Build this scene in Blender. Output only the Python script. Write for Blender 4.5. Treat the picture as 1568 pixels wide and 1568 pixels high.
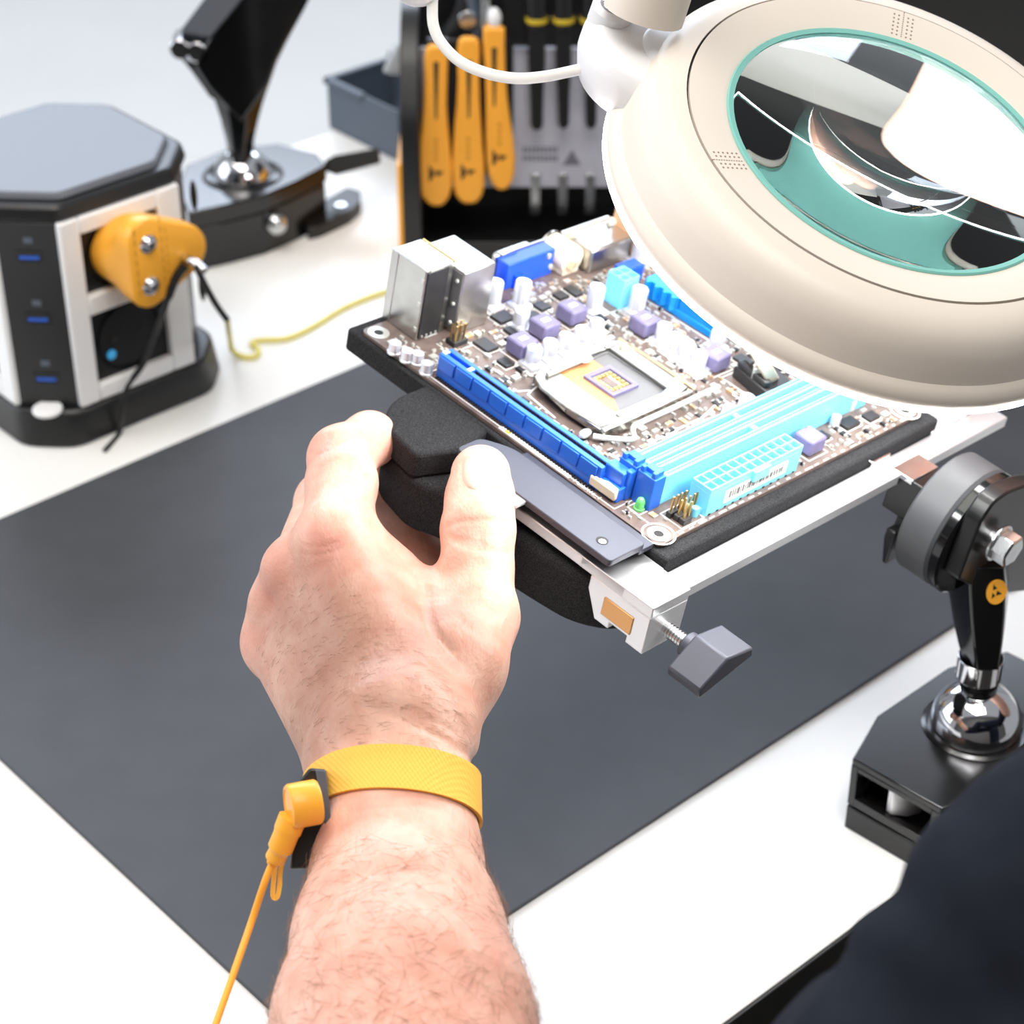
import bpy, bmesh, math, random
import numpy as np
from mathutils import Vector, Matrix, Euler

# ------------------------------------------------------------------ camera, light, exposure
for o in list(bpy.data.objects): bpy.data.objects.remove(o)
SC = bpy.context.scene
COL = SC.collection
S = 0.001                                  # everything below is written in millimetres
CAM_H, PITCH, FPX, CC = 632.0, math.radians(33.8), 3209.0, 784.0
cam = bpy.data.cameras.new('camera'); camo = bpy.data.objects.new('camera', cam); COL.objects.link(camo)
camo.location = (0, 0, CAM_H*S); camo.rotation_euler = (math.pi/2 - PITCH, 0, 0)
cam.sensor_width = 36; cam.lens = 36*FPX/1568; cam.clip_start = .05; cam.clip_end = 20
cam.dof.use_dof = True; cam.dof.focus_distance = .750; cam.dof.aperture_fstop = 13.5
SC.camera = camo
SC.view_settings.view_transform = 'Standard'; SC.view_settings.look = 'None'
SC.view_settings.gamma = 1; SC.view_settings.use_curve_mapping = False
SC.view_settings.exposure = 0.45

world = bpy.data.worlds.new('room_light'); SC.world = world; world.use_nodes = True
wbg = world.node_tree.nodes['Background']
wbg.inputs[0].default_value = (.93, .96, 1, 1); wbg.inputs[1].default_value = .30

def area(name, loc, target, sx, sy, power, col):
    l = bpy.data.lights.new(name, 'AREA'); l.shape = 'RECTANGLE'; l.size = sx; l.size_y = sy
    l.energy = power; l.color = col
    o = bpy.data.objects.new(name, l); COL.objects.link(o); o.location = loc
    o.rotation_euler = (Vector(target)-Vector(loc)).to_track_quat('-Z', 'Y').to_euler()
    return o
area('ceiling_panel_light', (-.5, .5, 2.4), (0, .8, 0), 1.8, 1.4, 26, (1, .94, .87))
area('ceiling_panel_light_near', (.15, -.35, 2.4), (0, .7, .1), 1.2, .8, 16, (1, .95, .89))
area('window_light_left', (-2.4, 1.1, .95), (0, .9, .1), 1.8, 1.5, 20, (.84, .91, 1))
area('window_light_far', (-.3, 4.15, 1.7), (-.1, 1.0, .1), 3.4, 1.5, 105, (.76, .85, 1))

# ------------------------------------------------------------------ pixel rays (all positions in mm)
_R = np.array([1, 0, 0.]); _F = np.array([0, math.cos(PITCH), -math.sin(PITCH)]); _U = np.array([0, math.sin(PITCH), math.cos(PITCH)])
_C = np.array([0, 0, CAM_H])
def ray(x, y): return _R*(x-CC)/FPX + _U*(CC-y)/FPX + _F
def at_z(x, y, z=0): d = ray(x, y); return _C + d*((z-CAM_H)/d[2])
def at_y(x, y, Y): d = ray(x, y); return _C + d*(Y/d[1])
def at_d(x, y, D): return _C + ray(x, y)*D
def at_pl(x, y, p, n): d = ray(x, y); return _C + d*(np.dot(np.asarray(p)-_C, n)/np.dot(d, n))

# ------------------------------------------------------------------ helpers
MW = {}
def lin(c):
    r = []
    for v in c:
        v /= 255.0
        r.append(v/12.92 if v <= .04045 else ((v+.055)/1.055)**2.4)
    return (*r, 1)
def mat(name, col, rough=.5, metal=0., spec=.5, coat=0., var=0., vs=300., bump=0., bs=800., sss=0., trans=0., emit=0., ior=1.5, sheen=0., col2=None, alpha=1., detail=3):
    m = bpy.data.materials.new(name); m.use_nodes = True
    nt = m.node_tree; b = nt.nodes['Principled BSDF']; I = b.inputs
    I['Base Color'].default_value = lin(col); I['Roughness'].default_value = rough; I['Metallic'].default_value = metal
    I['Specular IOR Level'].default_value = spec; I['Coat Weight'].default_value = coat; I['IOR'].default_value = ior
    I['Transmission Weight'].default_value = trans; I['Alpha'].default_value = alpha
    if sheen: I['Sheen Weight'].default_value = sheen; I['Sheen Roughness'].default_value = .5
    if sss:
        I['Subsurface Weight'].default_value = sss; I['Subsurface Radius'].default_value = (1, .35, .2); I['Subsurface Scale'].default_value = .004
    if emit: I['Emission Color'].default_value = lin(col); I['Emission Strength'].default_value = emit
    if var or col2 or bump:
        tc = nt.nodes.new('ShaderNodeTexCoord')
    if var or col2:
        n = nt.nodes.new('ShaderNodeTexNoise'); n.inputs['Scale'].default_value = vs; n.inputs['Detail'].default_value = detail
        nt.links.new(tc.outputs['Object'], n.inputs['Vector'])
        rp = nt.nodes.new('ShaderNodeValToRGB'); c = lin(col)
        c2 = lin(col2) if col2 else tuple(min(1, v*(1-var)) for v in c[:3])+(1,)
        c1 = c if col2 else tuple(min(1, v*(1+var)) for v in c[:3])+(1,)
        rp.color_ramp.elements[0].color = c2; rp.color_ramp.elements[1].color = c1
        rp.color_ramp.elements[0].position = .35; rp.color_ramp.elements[1].position = .65
        nt.links.new(n.outputs['Fac'], rp.inputs['Fac']); nt.links.new(rp.outputs['Color'], I['Base Color'])
    if bump:
        n2 = nt.nodes.new('ShaderNodeTexNoise'); n2.inputs['Scale'].default_value = bs; n2.inputs['Detail'].default_value = 4
        nt.links.new(tc.outputs['Object'], n2.inputs['Vector'])
        bp_ = nt.nodes.new('ShaderNodeBump'); bp_.inputs['Strength'].default_value = bump; bp_.inputs['Distance'].default_value = .45/bs
        nt.links.new(n2.outputs['Fac'], bp_.inputs['Height']); nt.links.new(bp_.outputs['Normal'], I['Normal'])
    return m

def rotz(a): return Matrix.Rotation(a, 4, 'Z')
def frame(o, x, y, z):
    m = Matrix.Identity(4)
    for i, a in enumerate((x, y, z)):
        for k in range(3): m[k][i] = a[k]
    for k in range(3): m[k][3] = o[k]
    return m
def align(p0, p1):
    p0 = Vector(p0); d = Vector(p1)-p0
    return Matrix.Translation(p0) @ d.to_track_quat('Z', 'Y').to_matrix().to_4x4(), d.length
def smooth_path(pts, n=8):
    P = [np.asarray(p, float) for p in pts]; out = []
    for i in range(len(P)-1):
        p0 = P[i-1] if i else 2*P[0]-P[1]; p1 = P[i]; p2 = P[i+1]; p3 = P[i+2] if i+2 < len(P) else 2*P[-1]-P[-2]
        for k in range(n):
            t = k/n
            out.append(.5*((2*p1)+(-p0+p2)*t+(2*p0-5*p1+4*p2-p3)*t*t+(-p0+3*p1-3*p2+p3)*t**3))
    out.append(P[-1]); return out
def rounded(pts, r, n=4):
    out = []; N = len(pts)
    rr = r if isinstance(r, (list, tuple)) else [r]*N
    for i in range(N):
        a, p, b = (np.asarray(pts[(i+k) % N], float) for k in (-1, 0, 1))
        da = a-p; db = b-p; la = np.linalg.norm(da); lb = np.linalg.norm(db)
        q = min(rr[i], la*.49, lb*.49)
        if q < 1e-6: out.append(tuple(p)); continue
        s = p+da/la*q; e = p+db/lb*q
        for k in range(n+1):
            t = k/n; out.append(tuple((1-t)**2*s+2*t*(1-t)*p+t*t*e))
    return out
def rect(x0, x1, y0, y1, r=0, n=4):
    p = [(x0, y0), (x1, y0), (x1, y1), (x0, y1)]
    return rounded(p, r, n) if r else p
def circ(cx, cy, r, n=24, ry=None): return [(cx+r*math.cos(2*math.pi*k/n), cy+(ry or r)*math.sin(2*math.pi*k/n)) for k in range(n)]

class MB:
    def __init__(s): s.v = []; s.f = []; s.mi = []; s.cur = 0
    def add(s, vs, fs, M=None):
        b = len(s.v)
        s.v += [tuple(M @ Vector(v)) if M is not None else tuple(v) for v in vs]
        s.f += [tuple(i+b for i in f) for f in fs]; s.mi += [s.cur]*len(fs); return s
    def box(s, x0, x1, y0, y1, z0, z1, M=None):
        return s.add([(x0,y0,z0),(x1,y0,z0),(x1,y1,z0),(x0,y1,z0),(x0,y0,z1),(x1,y0,z1),(x1,y1,z1),(x0,y1,z1)],
                     [(3,2,1,0),(4,5,6,7),(0,1,5,4),(1,2,6,5),(2,3,7,6),(3,0,4,7)], M)
    def prism(s, out, z0, z1, M=None, inset=0.0, top=None):
        a = sum(out[i][0]*out[(i+1)%len(out)][1]-out[(i+1)%len(out)][0]*out[i][1] for i in range(len(out)))
        if a < 0: out = out[::-1]; top = top[::-1] if top else None
        n = len(out); t = top or out
        vs = [(p[0],p[1],z0) for p in out]+[(p[0],p[1],z1) for p in t]
        fs = [tuple(range(n))[::-1], tuple(range(n,2*n))]+[(i,(i+1)%n,n+(i+1)%n,n+i) for i in range(n)]
        return s.add(vs, fs, M)
    def ringprism(s, out, inn, z0, z1, M=None):            # outline with a hole, both with the same vertex count
        n = len(out)
        vs = [(p[0],p[1],z) for z in (z0,z1) for lst in (out,inn) for p in lst]
        fs = []
        for i in range(n):
            j = (i+1)%n
            fs += [(i,j,2*n+j,2*n+i),(n+j,n+i,3*n+i,3*n+j),(2*n+i,2*n+j,3*n+j,3*n+i),(j,i,n+i,n+j)]
        return s.add(vs, fs, M)
    def cyl(s, p0, p1, r0, r1=None, n=16, caps=True):
        r1 = r0 if r1 is None else r1; M, L = align(p0, p1)
        vs = [(r*math.cos(2*math.pi*k/n), r*math.sin(2*math.pi*k/n), z) for r, z in ((r0,0),(r1,L)) for k in range(n)]
        fs = [(k,(k+1)%n,n+(k+1)%n,n+k) for k in range(n)]
        if caps: fs += [tuple(range(n))[::-1], tuple(range(n,2*n))]
        return s.add(vs, fs, M)
    def lathe(s, prof, n=32, M=None, close=False):
        vs = []; fs = []; m = len(prof)
        for r, z in prof:
            for k in range(n): a = 2*math.pi*k/n; vs.append((r*math.cos(a), r*math.sin(a), z))
        for i in range(m if close else m-1):
            a = i*n; b = ((i+1)%m)*n
            for k in range(n): fs.append((a+k, a+(k+1)%n, b+(k+1)%n, b+k))
        return s.add(vs, fs, M)
    def tube(s, pts, r, n=10, caps=True):
        P = [Vector(p) for p in pts]; m = len(P); rs = r if isinstance(r, (list, tuple)) else [r]*m
        vs = []; fs = []; up = None
        for i, p in enumerate(P):
            t = (P[min(i+1,m-1)]-P[max(i-1,0)]).normalized()
            if up is None: up = t.orthogonal().normalized()
            up = (up-t*up.dot(t)).normalized(); w = t.cross(up)
            for k in range(n): a = 2*math.pi*k/n; vs.append(tuple(p+(up*math.cos(a)+w*math.sin(a))*rs[i]))
        for i in range(m-1):
            for k in range(n): fs.append((i*n+k, i*n+(k+1)%n, (i+1)*n+(k+1)%n, (i+1)*n+k))
        if caps: fs += [tuple(range(n))[::-1], tuple(range((m-1)*n, m*n))]
        return s.add(vs, fs)
    def loft(s, secs, caps=True):                           # list of equal-length 3D loops
        n = len(secs[0]); vs = [p for q in secs for p in q]; fs = []
        for i in range(len(secs)-1):
            for k in range(n): fs.append((i*n+k, i*n+(k+1)%n, (i+1)*n+(k+1)%n, (i+1)*n+k))
        if caps: fs += [tuple(range(n))[::-1], tuple(range((len(secs)-1)*n, len(secs)*n))]
        return s.add(vs, fs)
    def ball(s, c, r, n=20, m=12, M=None, sc=(1,1,1)):
        vs = [(c[0],c[1],c[2]-r*sc[2])]; fs = []
        for i in range(1,m):
            t = math.pi*i/m
            for k in range(n):
                a = 2*math.pi*k/n; vs.append((c[0]+r*sc[0]*math.sin(t)*math.cos(a), c[1]+r*sc[1]*math.sin(t)*math.sin(a), c[2]-r*sc[2]*math.cos(t)))
        vs.append((c[0],c[1],c[2]+r*sc[2])); L = len(vs)-1
        for k in range(n): fs.append((0,1+(k+1)%n,1+k)); fs.append((L,1+(m-2)*n+k,1+(m-2)*n+(k+1)%n))
        for i in range(m-2):
            for k in range(n): fs.append((1+i*n+k,1+i*n+(k+1)%n,1+(i+1)*n+(k+1)%n,1+(i+1)*n+k))
        return s.add(vs, fs, M)
    def build(s, name, mt, parent=None, world=False, bevel=0, segs=2, ang=35, stuff=False, label=None, fix=True):
        me = bpy.data.meshes.new(name)
        vs = s.v
        if world and parent is not None:
            inv = MW[parent.name].inverted(); vs = [tuple(inv @ Vector(v)) for v in vs]
        me.from_pydata([(x*S, y*S, z*S) for x, y, z in vs], [], s.f)
        for m in (mt if isinstance(mt, (list, tuple)) else [mt]): me.materials.append(m)
        if max(s.mi, default=0): me.polygons.foreach_set('material_index', s.mi)
        me.update()
        if fix:
            bm = bmesh.new(); bm.from_mesh(me); bmesh.ops.recalc_face_normals(bm, faces=bm.faces); bm.to_mesh(me); bm.free()
        me.polygons.foreach_set('use_smooth', [True]*len(me.polygons))
        me.set_sharp_from_angle(angle=math.radians(ang))
        o = bpy.data.objects.new(name, me); COL.objects.link(o)
        if parent is not None:
            o.parent = parent; MW[o.name] = MW[parent.name]
        else: MW[o.name] = Matrix.Identity(4)
        if bevel:
            b = o.modifiers.new('bevel', 'BEVEL'); b.width = bevel*S; b.segments = segs; b.limit_method = 'ANGLE'; b.angle_limit = math.radians(40)
            b.harden_normals = False
        if stuff: o['kind'] = 'stuff'
        if label: o['label'] = label
        return o
def tag(o, label, cat, group=None, kind=None):
    o['label'] = label; o['category'] = cat
    if group: o['group'] = group
    if kind: o['kind'] = kind
    return o
def thing(name, label, cat, M=None, group=None):
    o = bpy.data.objects.new(name, None); COL.objects.link(o); o.empty_display_size = .02
    M = M if M is not None else Matrix.Identity(4)
    L = M.copy(); L.translation = M.translation*S; o.matrix_world = L
    MW[o.name] = M.copy(); tag(o, label, cat, group); return o
def dup(o, off, name=None, rz=0):                            # a copy of a part beside it, sharing its mesh; off in parent mm
    c = o.copy(); COL.objects.link(c); c.location = Vector(o.location)+Vector(off)*S; c.rotation_euler[2] += rz
    MW[c.name] = MW[o.parent.name] if o.parent else Matrix.Identity(4)
    return c
def text_mb(mb, txt, size, M, depth=.06):
    cu = bpy.data.curves.new('lettering', 'FONT'); cu.body = txt; cu.size = size; cu.resolution_u = 3
    o = bpy.data.objects.new('lettering', cu); COL.objects.link(o)
    bpy.context.view_layer.update()
    me = o.evaluated_get(bpy.context.evaluated_depsgraph_get()).to_mesh()
    mb.add([tuple(v.co) for v in me.vertices], [tuple(p.vertices) for p in me.polygons], M)
    bpy.data.objects.remove(o); bpy.data.curves.remove(cu)

rnd = random.Random(4)
# ------------------------------------------------------------------ materials
m_wall = mat('wall paint', (214,216,218), .9, var=.02, vs=3)
m_floor = mat('light grey floor', (212,211,207), .6, var=.02, vs=4)
m_desk = mat('white laminate', (238,238,236), .35, var=.01, vs=8, spec=.4)
m_mat = mat('grey rubber mat', (70,72,77), .55, spec=.35, bump=.08, bs=4000, var=.05, vs=40)
m_black = mat('black plastic', (22,22,23), .38, bump=.05, bs=2500)
m_gloss = mat('glossy black plastic', (12,12,13), .12, spec=.6)
m_black_paint = mat('black painted metal', (19,18,18), .2, spec=.55, bump=.03, bs=3000)
m_grey_disc = mat('dark grey rubber', (66,67,70), .5, bump=.04, bs=2000)
m_white_pl = mat('white plastic', (240,240,240), .3)
m_lid = mat('grey hub lid', (98,102,110), .4, spec=.4)
m_chrome = mat('chrome', (225,226,230), .06, 1.0)
m_steel = mat('zinc plated steel', (205,207,208), .25, 1.0, var=.06, vs=200)
m_alu = mat('satin aluminium', (228,228,230), .35, .75, bump=.03, bs=1500)
m_shell = mat('brushed connector shell', (190,188,184), .28, 1.0, var=.05, vs=120)
m_gold = mat('gold plated pins', (212,178,110), .3, 1.0)
m_yellow = mat('yellow plastic', (252,178,60), .35, spec=.4)
m_orange = mat('orange nylon', (255,176,58), .45)
m_band = mat('yellow woven elastic', (250,188,76), .75, bump=0)
m_slate = mat('slate plastic', (84,94,108), .5)
m_panel = mat('grey tool panel', (186,186,198), .4, 0., var=.05, vs=60)
m_foam = mat('black foam', (58,58,60), .95, spec=.12, bump=.8, bs=1800, col2=(30,30,31), vs=2200)
m_plate = mat('dark plate', (74,76,86), .45, .3, bump=.03, bs=800)
m_lamp = mat('lamp housing', (236,226,214), .38, spec=.4)
m_lampw = mat('white lamp plastic', (240,240,242), .35, spec=.4)
m_led = mat('led diffuser', (252,251,250), .5, emit=22)
m_glass = mat('magnifier glass', (248,254,252), 0.0, trans=1, ior=1.52, spec=.5)
m_dark = mat('dark slot', (26,22,20), .6)
m_cable = mat('white cable', (236,234,228), .45)
m_pcb = mat('brown circuit board', (102,88,82), .35, spec=.5, var=.2, vs=160)
m_silk = mat('white silkscreen', (225,225,220), .6)
m_blue = mat('blue slot plastic', (38,104,214), .35)
m_vga = mat('royal blue plastic', (30,82,226), .35)
m_cyan = mat('pale blue connector plastic', (122,206,240), .35)
m_cyan_d = mat('socket cavity', (60,160,206), .5)
m_sink = mat('blue anodised aluminium', (20,140,226), .3, .4)
m_choke = mat('lilac ferrite', (112,106,142), .45, var=.08, vs=200)
m_cap = mat('aluminium capacitor can', (222,224,232), .3, .55)
m_ic = mat('black chip', (34,34,36), .4, var=.1, vs=90)
m_smd = mat('pale solder', (206,206,200), .35, .6)
m_smd_b = mat('tan chip capacitor', (176,140,104), .45)
m_peach = mat('socket contact field', (206,142,92), .5, var=.05, vs=900)
m_sock = mat('socket grey plastic', (104,104,106), .5)
m_frame = mat('load plate steel', (158,156,150), .24, 1.0, var=.04, vs=90)
m_led_g = mat('green led', (120,226,130), .25, trans=.3)
m_cream = mat('cream plastic', (238,222,196), .4)
m_peachp = mat('peach jack plastic', (226,178,140), .4)
m_clear = mat('clear acrylic', (235,240,240), .08, trans=.7)
m_print = mat('black print', (24,22,18), .6)
m_faint = mat('faint print', (196,132,32), .6)
m_usb = mat('blue usb tongue', (30,90,200), .4)
m_greenyel = mat('green and yellow wire', (226,214,110), .45)
m_shirt = mat('dark navy cloth', (30,34,42), .95, spec=.1, bump=.4, bs=1600, var=.12, vs=60, sheen=.0)
m_nail = mat('fingernail', (236,186,168), .3, sss=.1)
m_hair = mat('arm hair', (150,116,88), .5)
m_teal = mat('teal lens coating', (136,204,194), .15, spec=.6)

# ------------------------------------------------------------------ setting
fl = MB(); fl.box(-4000,4000,-2500,5200,-760,-740); o = fl.build('floor', m_floor); o['kind'] = 'structure'
E1 = Vector((.741,.672,0)).normalized(); E2 = Vector((-E1.y,E1.x,0))
DK = frame((0,0,0), E1, E2, (0,0,1))                          # desk axes: x along the edge, y towards the back
front_y = (Vector(at_z(1103,1568))).dot(E2); back_y = Vector(at_z(470,215)).dot(E2)
wl = MB(); wl.box(-4000,4000,4300,4340,-740,2600); o = wl.build('wall_back', m_wall); o['kind'] = 'structure'
wl = MB(); wl.box(-4000,4000,-1240,-1200,-740,2600); o = wl.build('wall_near', mat('dark wall',(92,88,84),.8)); o['kind'] = 'structure'  # added unseen dark wall behind the camera, cuts light from that side
desk = thing('workbench', 'white laminate workbench carrying everything in the picture', 'table', DK @ Matrix.Translation((400,(front_y+back_y)/2,-740)))
b = MB(); b.box(-700,1500,front_y,back_y,-28,0,DK); b.build('table_top', m_desk, desk, True, bevel=1.0)
b = MB(); b.box(-700,1500,front_y-1.6,front_y+.2,-28,-1.2,DK); b.build('edge_band', m_black, desk, True, bevel=.4, label='black front edge of the bench top')
for x in (-660,1440):
    for y in (front_y+60,back_y-60):
        b = MB(); b.box(x-25,x+25,y-25,y+25,-740,-28,DK); b.build('leg', m_steel, desk, True)
# mat
mf = Vector(at_z(1112,1188)).dot(E2); mb_ = Vector(at_z(300,670)).dot(E2); ml = Vector(at_z(200,1351)).dot(E1)
b = MB(); b.prism(rounded([(ml,mf),(ml+620,mf),(ml+620,mb_),(ml,mb_)], 28, 8), 0, 2.2, DK)
tag(b.build('desk_mat', m_mat, bevel=.6), 'dark grey rubber work mat lying on the white bench', 'mat')

# ------------------------------------------------------------------ power hub (socket tower) on the left
HO = Vector((-242.3,1018.6,0)) - E1*27                        # hub axes: x along the socket side, y backwards, side face at y=0
HM = frame(HO, E1, E2, (0,0,1))
hub = thing('socket_tower', 'black and white socket tower with grey lid standing on bench at left', 'socket tower', HM)
def octa(x0,x1,y0,y1,c,r=3): return rounded([(x0+c,y0),(x1-c,y0),(x1,y0+c),(x1,y1-c),(x1-c,y1),(x0+c,y1),(x0,y1-c),(x0,y0+c)], r, 3)
W = 128
b = MB(); b.prism(octa(3,W-3,3,W-3,25), 20, 137); b.build('body', m_black, hub, bevel=1)
b = MB(); b.prism(octa(-5,W+5,-5,W+5,22,8), 0, 22, top=octa(-3,W+3,-3,W+3,24,8)); b.build('base', m_black, hub, bevel=2)
b = MB(); b.prism(octa(0,W,0,W,26,4), 136, 145, top=octa(2,W-2,2,W-2,26,4)); b.build('top_rim', m_black, hub, bevel=2)
b = MB(); b.prism(octa(7,W-7,7,W-7,25,4), 145, 149, top=octa(8.5,W-8.5,8.5,W-8.5,25,4)); b.build('lid', m_lid, hub, bevel=1)
def side_panel(M, xa, xb):
    p = MB(); zs = [22,46,76,88,122,136]                        # outline with two square windows
    xm0, xm1 = xa+13, xb-15
    p.box(xa,xm0,-1.5,4,22,136,M); p.box(xm1,xb,-1.5,4,22,136,M)
    for z0,z1 in ((22,32),(76,88),(126,136)): p.box(xm0,xm1,-1.5,4,z0,z1,M)
    o = p.build('side_panel', m_white_pl, hub, bevel=1.2)
    for z0,z1 in ((32,76),(88,126)):
        s_ = MB(); s_.box(xm0+1,xm1-1,3.2,5,z0+1,z1-1,M)
        zc = (z0+z1)/2; xc = (xm0+xm1)/2
        s_.lathe([(19.5,0),(20,1.6),(21,1.6),(21,-1)], 28, M @ frame((xc,3.2,zc),(1,0,0),(0,0,1),(0,-1,0)))
        s_.build('socket', m_gloss, hub)
        e = MB()
        for dx in (-9.5,9.5): e.cyl(M @ Vector((xc+dx,3.3,zc)), M @ Vector((xc+dx,2.6,zc)), 2.6, n=12)
        e.build('socket_hole', m_dark, o)
    return o
I4 = Matrix.Identity(4)
side_panel(I4, 25, W-25)
side_panel(Matrix.Translation((0,W,0)) @ rotz(-math.pi/2), 25, W-25)         # left-hand side
b = MB(); b.cyl((50,2.2,46),(50,1.8,46),3, n=12); b.build('status_light', mat('cyan status light',(60,150,200),.4,emit=.3), hub)
# front chamfer with usb ports
ch = frame((27,0,0), Vector((-1,1,0)).normalized(), (0,0,1), Vector((-1,-1,0)).normalized())   # x along chamfer, y up, z outwards
b = MB(); b.prism(rect(0,38,20,136,3), -1.5, .4, ch); b.build('port_column', m_black, hub, bevel=.6)
for zz in (116,78,40):
    p = MB(); p.ringprism(rect(12,26,zz-3.6,zz+3.6), rect(13,25,zz-2.6,zz+2.6), .2, .9, ch); po = p.build('usb_port', m_black, hub)
    p = MB(); p.box(13.5,24.5,zz-1.6,zz+.4,.3,.7,ch); p.build('usb_tongue', m_usb, po)
    p = MB(); p.box(16,21,zz+8,zz+11.5,.4,.55,ch); p.build('port_mark', m_slate, hub)
b = MB(); b.cyl((9,9,22),(9,9,24.5),8.5, n=28); b.build('push_button', m_white_pl, hub, bevel=.8, label='round white push button on the base corner')
for zz in (120,62):
    p = MB(); p.ball((W-9,9.5,zz),6,12,8,None,(.35,.35,1.6)); p.build('thumb_hole', m_dark, hub)

# grounding plug in the upper socket
def hub_at(px,py,yy):                                         # pixel -> hub coordinates on plane y=yy
    n = E2; p = HO+E2*yy; q = Vector(at_pl(px,py,np.array(p),np.array(n)))-HO
    return Vector((q.dot(E1), yy, q.z))
PF = -33
s1, s2, bn = hub_at(227,374,PF), hub_at(231,438,PF), hub_at(280,392,PF)
gp = thing('grounding_plug', 'yellow grounding plug with two snap studs in the tower socket', 'plug', HM @ Matrix.Translation(((s1.x+s2.x)/2, 0, (s1.z+s2.z)/2)))
fx = frame((0,0,0),(1,0,0),(0,0,1),(0,-1,0))                  # x, z -> face plane; extrude towards -y
def cvhull(pts):
    pts = sorted(set((round(p[0],4), round(p[1],4)) for p in pts))
    def half(ps):
        h = []
        for p in ps:
            while len(h) > 1 and (h[-1][0]-h[-2][0])*(p[1]-h[-2][1])-(h[-1][1]-h[-2][1])*(p[0]-h[-2][0]) <= 0: h.pop()
            h.append(p)
        return h
    a = half(pts); c_ = half(pts[::-1]); return a[:-1]+c_[:-1]
def resample(poly, n):
    P = [np.array(p) for p in poly]; L = [np.linalg.norm(P[(i+1)%len(P)]-P[i]) for i in range(len(P))]; T = sum(L); out = []
    i0 = max(range(len(P)), key=lambda k: P[k][0]); P = P[i0:]+P[:i0]; L = L[i0:]+L[:i0]
    i = 0; acc = 0
    for k in range(n):
        t = T*k/n
        while acc+L[i] < t: acc += L[i]; i += 1
        out.append(tuple(P[i]+(P[(i+1)%len(P)]-P[i])*((t-acc)/L[i])))
    return out
fo = cvhull(circ(s1.x,s1.z+2,12.5)+circ(s2.x,s2.z-2,11.5)+circ(bn.x+1,bn.z+2,15.5))
cxp, czp = hub_at(190,378,0).x, hub_at(190,378,0).z
fo = resample(fo, 40)
bo = resample(circ(cxp,czp,20.5,48), 40)
def sec(poly, y, sc=1):
    c0 = np.mean(poly, axis=0); return [(c0[0]+(p[0]-c0[0])*sc, y, c0[1]+(p[1]-c0[1])*sc) for p in poly]
mid = [((a[0]*.45+c_[0]*.55),(a[1]*.45+c_[1]*.55)) for a,c_ in zip(bo,fo)]
b = MB(); b.loft([sec(bo,2.5,.98),sec(bo,-9),sec(bo,-13,.98),sec(mid,-17),sec(fo,-21,.98),sec(fo,PF+3),sec(fo,PF+.8,.985),sec(fo,PF,.93)], True)
TH = Matrix.Translation((0,0,0))
def hw(mb): mb.v = [tuple(HM @ Vector(v)) for v in mb.v]; return mb
hw(b).build('plug_body', m_yellow, gp, True, ang=50)
for q in (s1,s2):
    p = MB(); p.lathe([(0,3.4),(2.2,3.4),(2.6,3),(2.6,2.2),(4.6,1.6),(5.4,.6),(5.4,-.5)], 24, frame((q.x,PF,q.z),(1,0,0),(0,0,1),(0,-1,0)))
    o = hw(p).build('snap_stud', m_chrome, gp, True)
    p = MB(); p.box(-1.6,1.6,-.4,.4,3.4,3.5, frame((q.x,PF,q.z),Vector((1,0,1)).normalized(),Vector((-1,0,1)).normalized(),(0,-1,0))); hw(p).build('snap_slot', m_dark, o, True)
p = MB(); p.cyl((bn.x,PF+1,bn.z),(bn.x,PF-7,bn.z),2.3,n=14); p.cyl((bn.x,PF-7,bn.z),(bn.x+1,PF-11,bn.z-2),1.6,n=12); hw(p).build('banana_socket', m_chrome, gp, True)
p = MB()
for k in range(7): p.box(s1.x-8.7,s1.x-7.9,PF-.12,PF+.1,s2.z-4+k*6,s2.z+.2+k*6)
for k in range(8):
    p.box(s1.x+8,s1.x+8.6,PF-.12,PF+.1,s2.z-7+k*6,s2.z-3+k*6); p.box(s1.x+11,s1.x+11.5,PF-.12,PF+.1,s2.z-7+k*5,s2.z-4+k*5)
hw(p).build('fine_print', m_faint, gp, True)

bw = HM @ Vector((bn.x+1,PF-10,bn.z-2))
gw = thing('grounding_wire', 'green and yellow wire with black sleeve running from the yellow plug', 'cable', Matrix.Translation((bw.x,bw.y,0)))
tp = [(bw.x,bw.y,bw.z)] + [tuple(at_pl(x,y,np.array(bw),np.array((0,1.,0)))) for x,y in ((316,440),(332,468),(348,490))]
b = MB(); b.tube(smooth_path(tp), 1.8); b.build('black_sleeve', m_black, gw, True)
l0 = tp[-1]
dk = [tuple(at_z(x,y,1.6)) for x,y in ((372,546),(390,546),(396,536),(385,526),(400,521),(440,518),(480,500),(530,470),(590,447),(640,440))]
b = MB(); b.tube(smooth_path([l0, tuple(np.array(at_z(352,518,16))), tuple(at_z(356,536,4))]+dk), 1.6); b.build('wire', m_greenyel, gw, True)
b = MB(); b.tube([(bw.x-1,bw.y+4,bw.z),(bw.x+5,bw.y-1,bw.z-3)], 2.4, n=12); b.build('ring_terminal', m_chrome, gw, True)
bl = thing('earth_lead', 'thin black lead hanging from the yellow plug down to the tower base', 'cable', Matrix.Translation((bw.x-4,bw.y,0)))
pts = [tuple(HM @ Vector((bn.x-1,PF-3,bn.z-4)))] + [tuple(HM @ hub_at(x,y,yy)) for x,y,yy in ((268,428,-34),(252,470,-31),(238,510,-22),(220,555,-14),(203,580,-12))]
b = MB(); b.tube(smooth_path(pts), [2.6]*14+[1.8]*26+[1.6], n=10); b.build('lead', m_black, bl, True)
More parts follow.
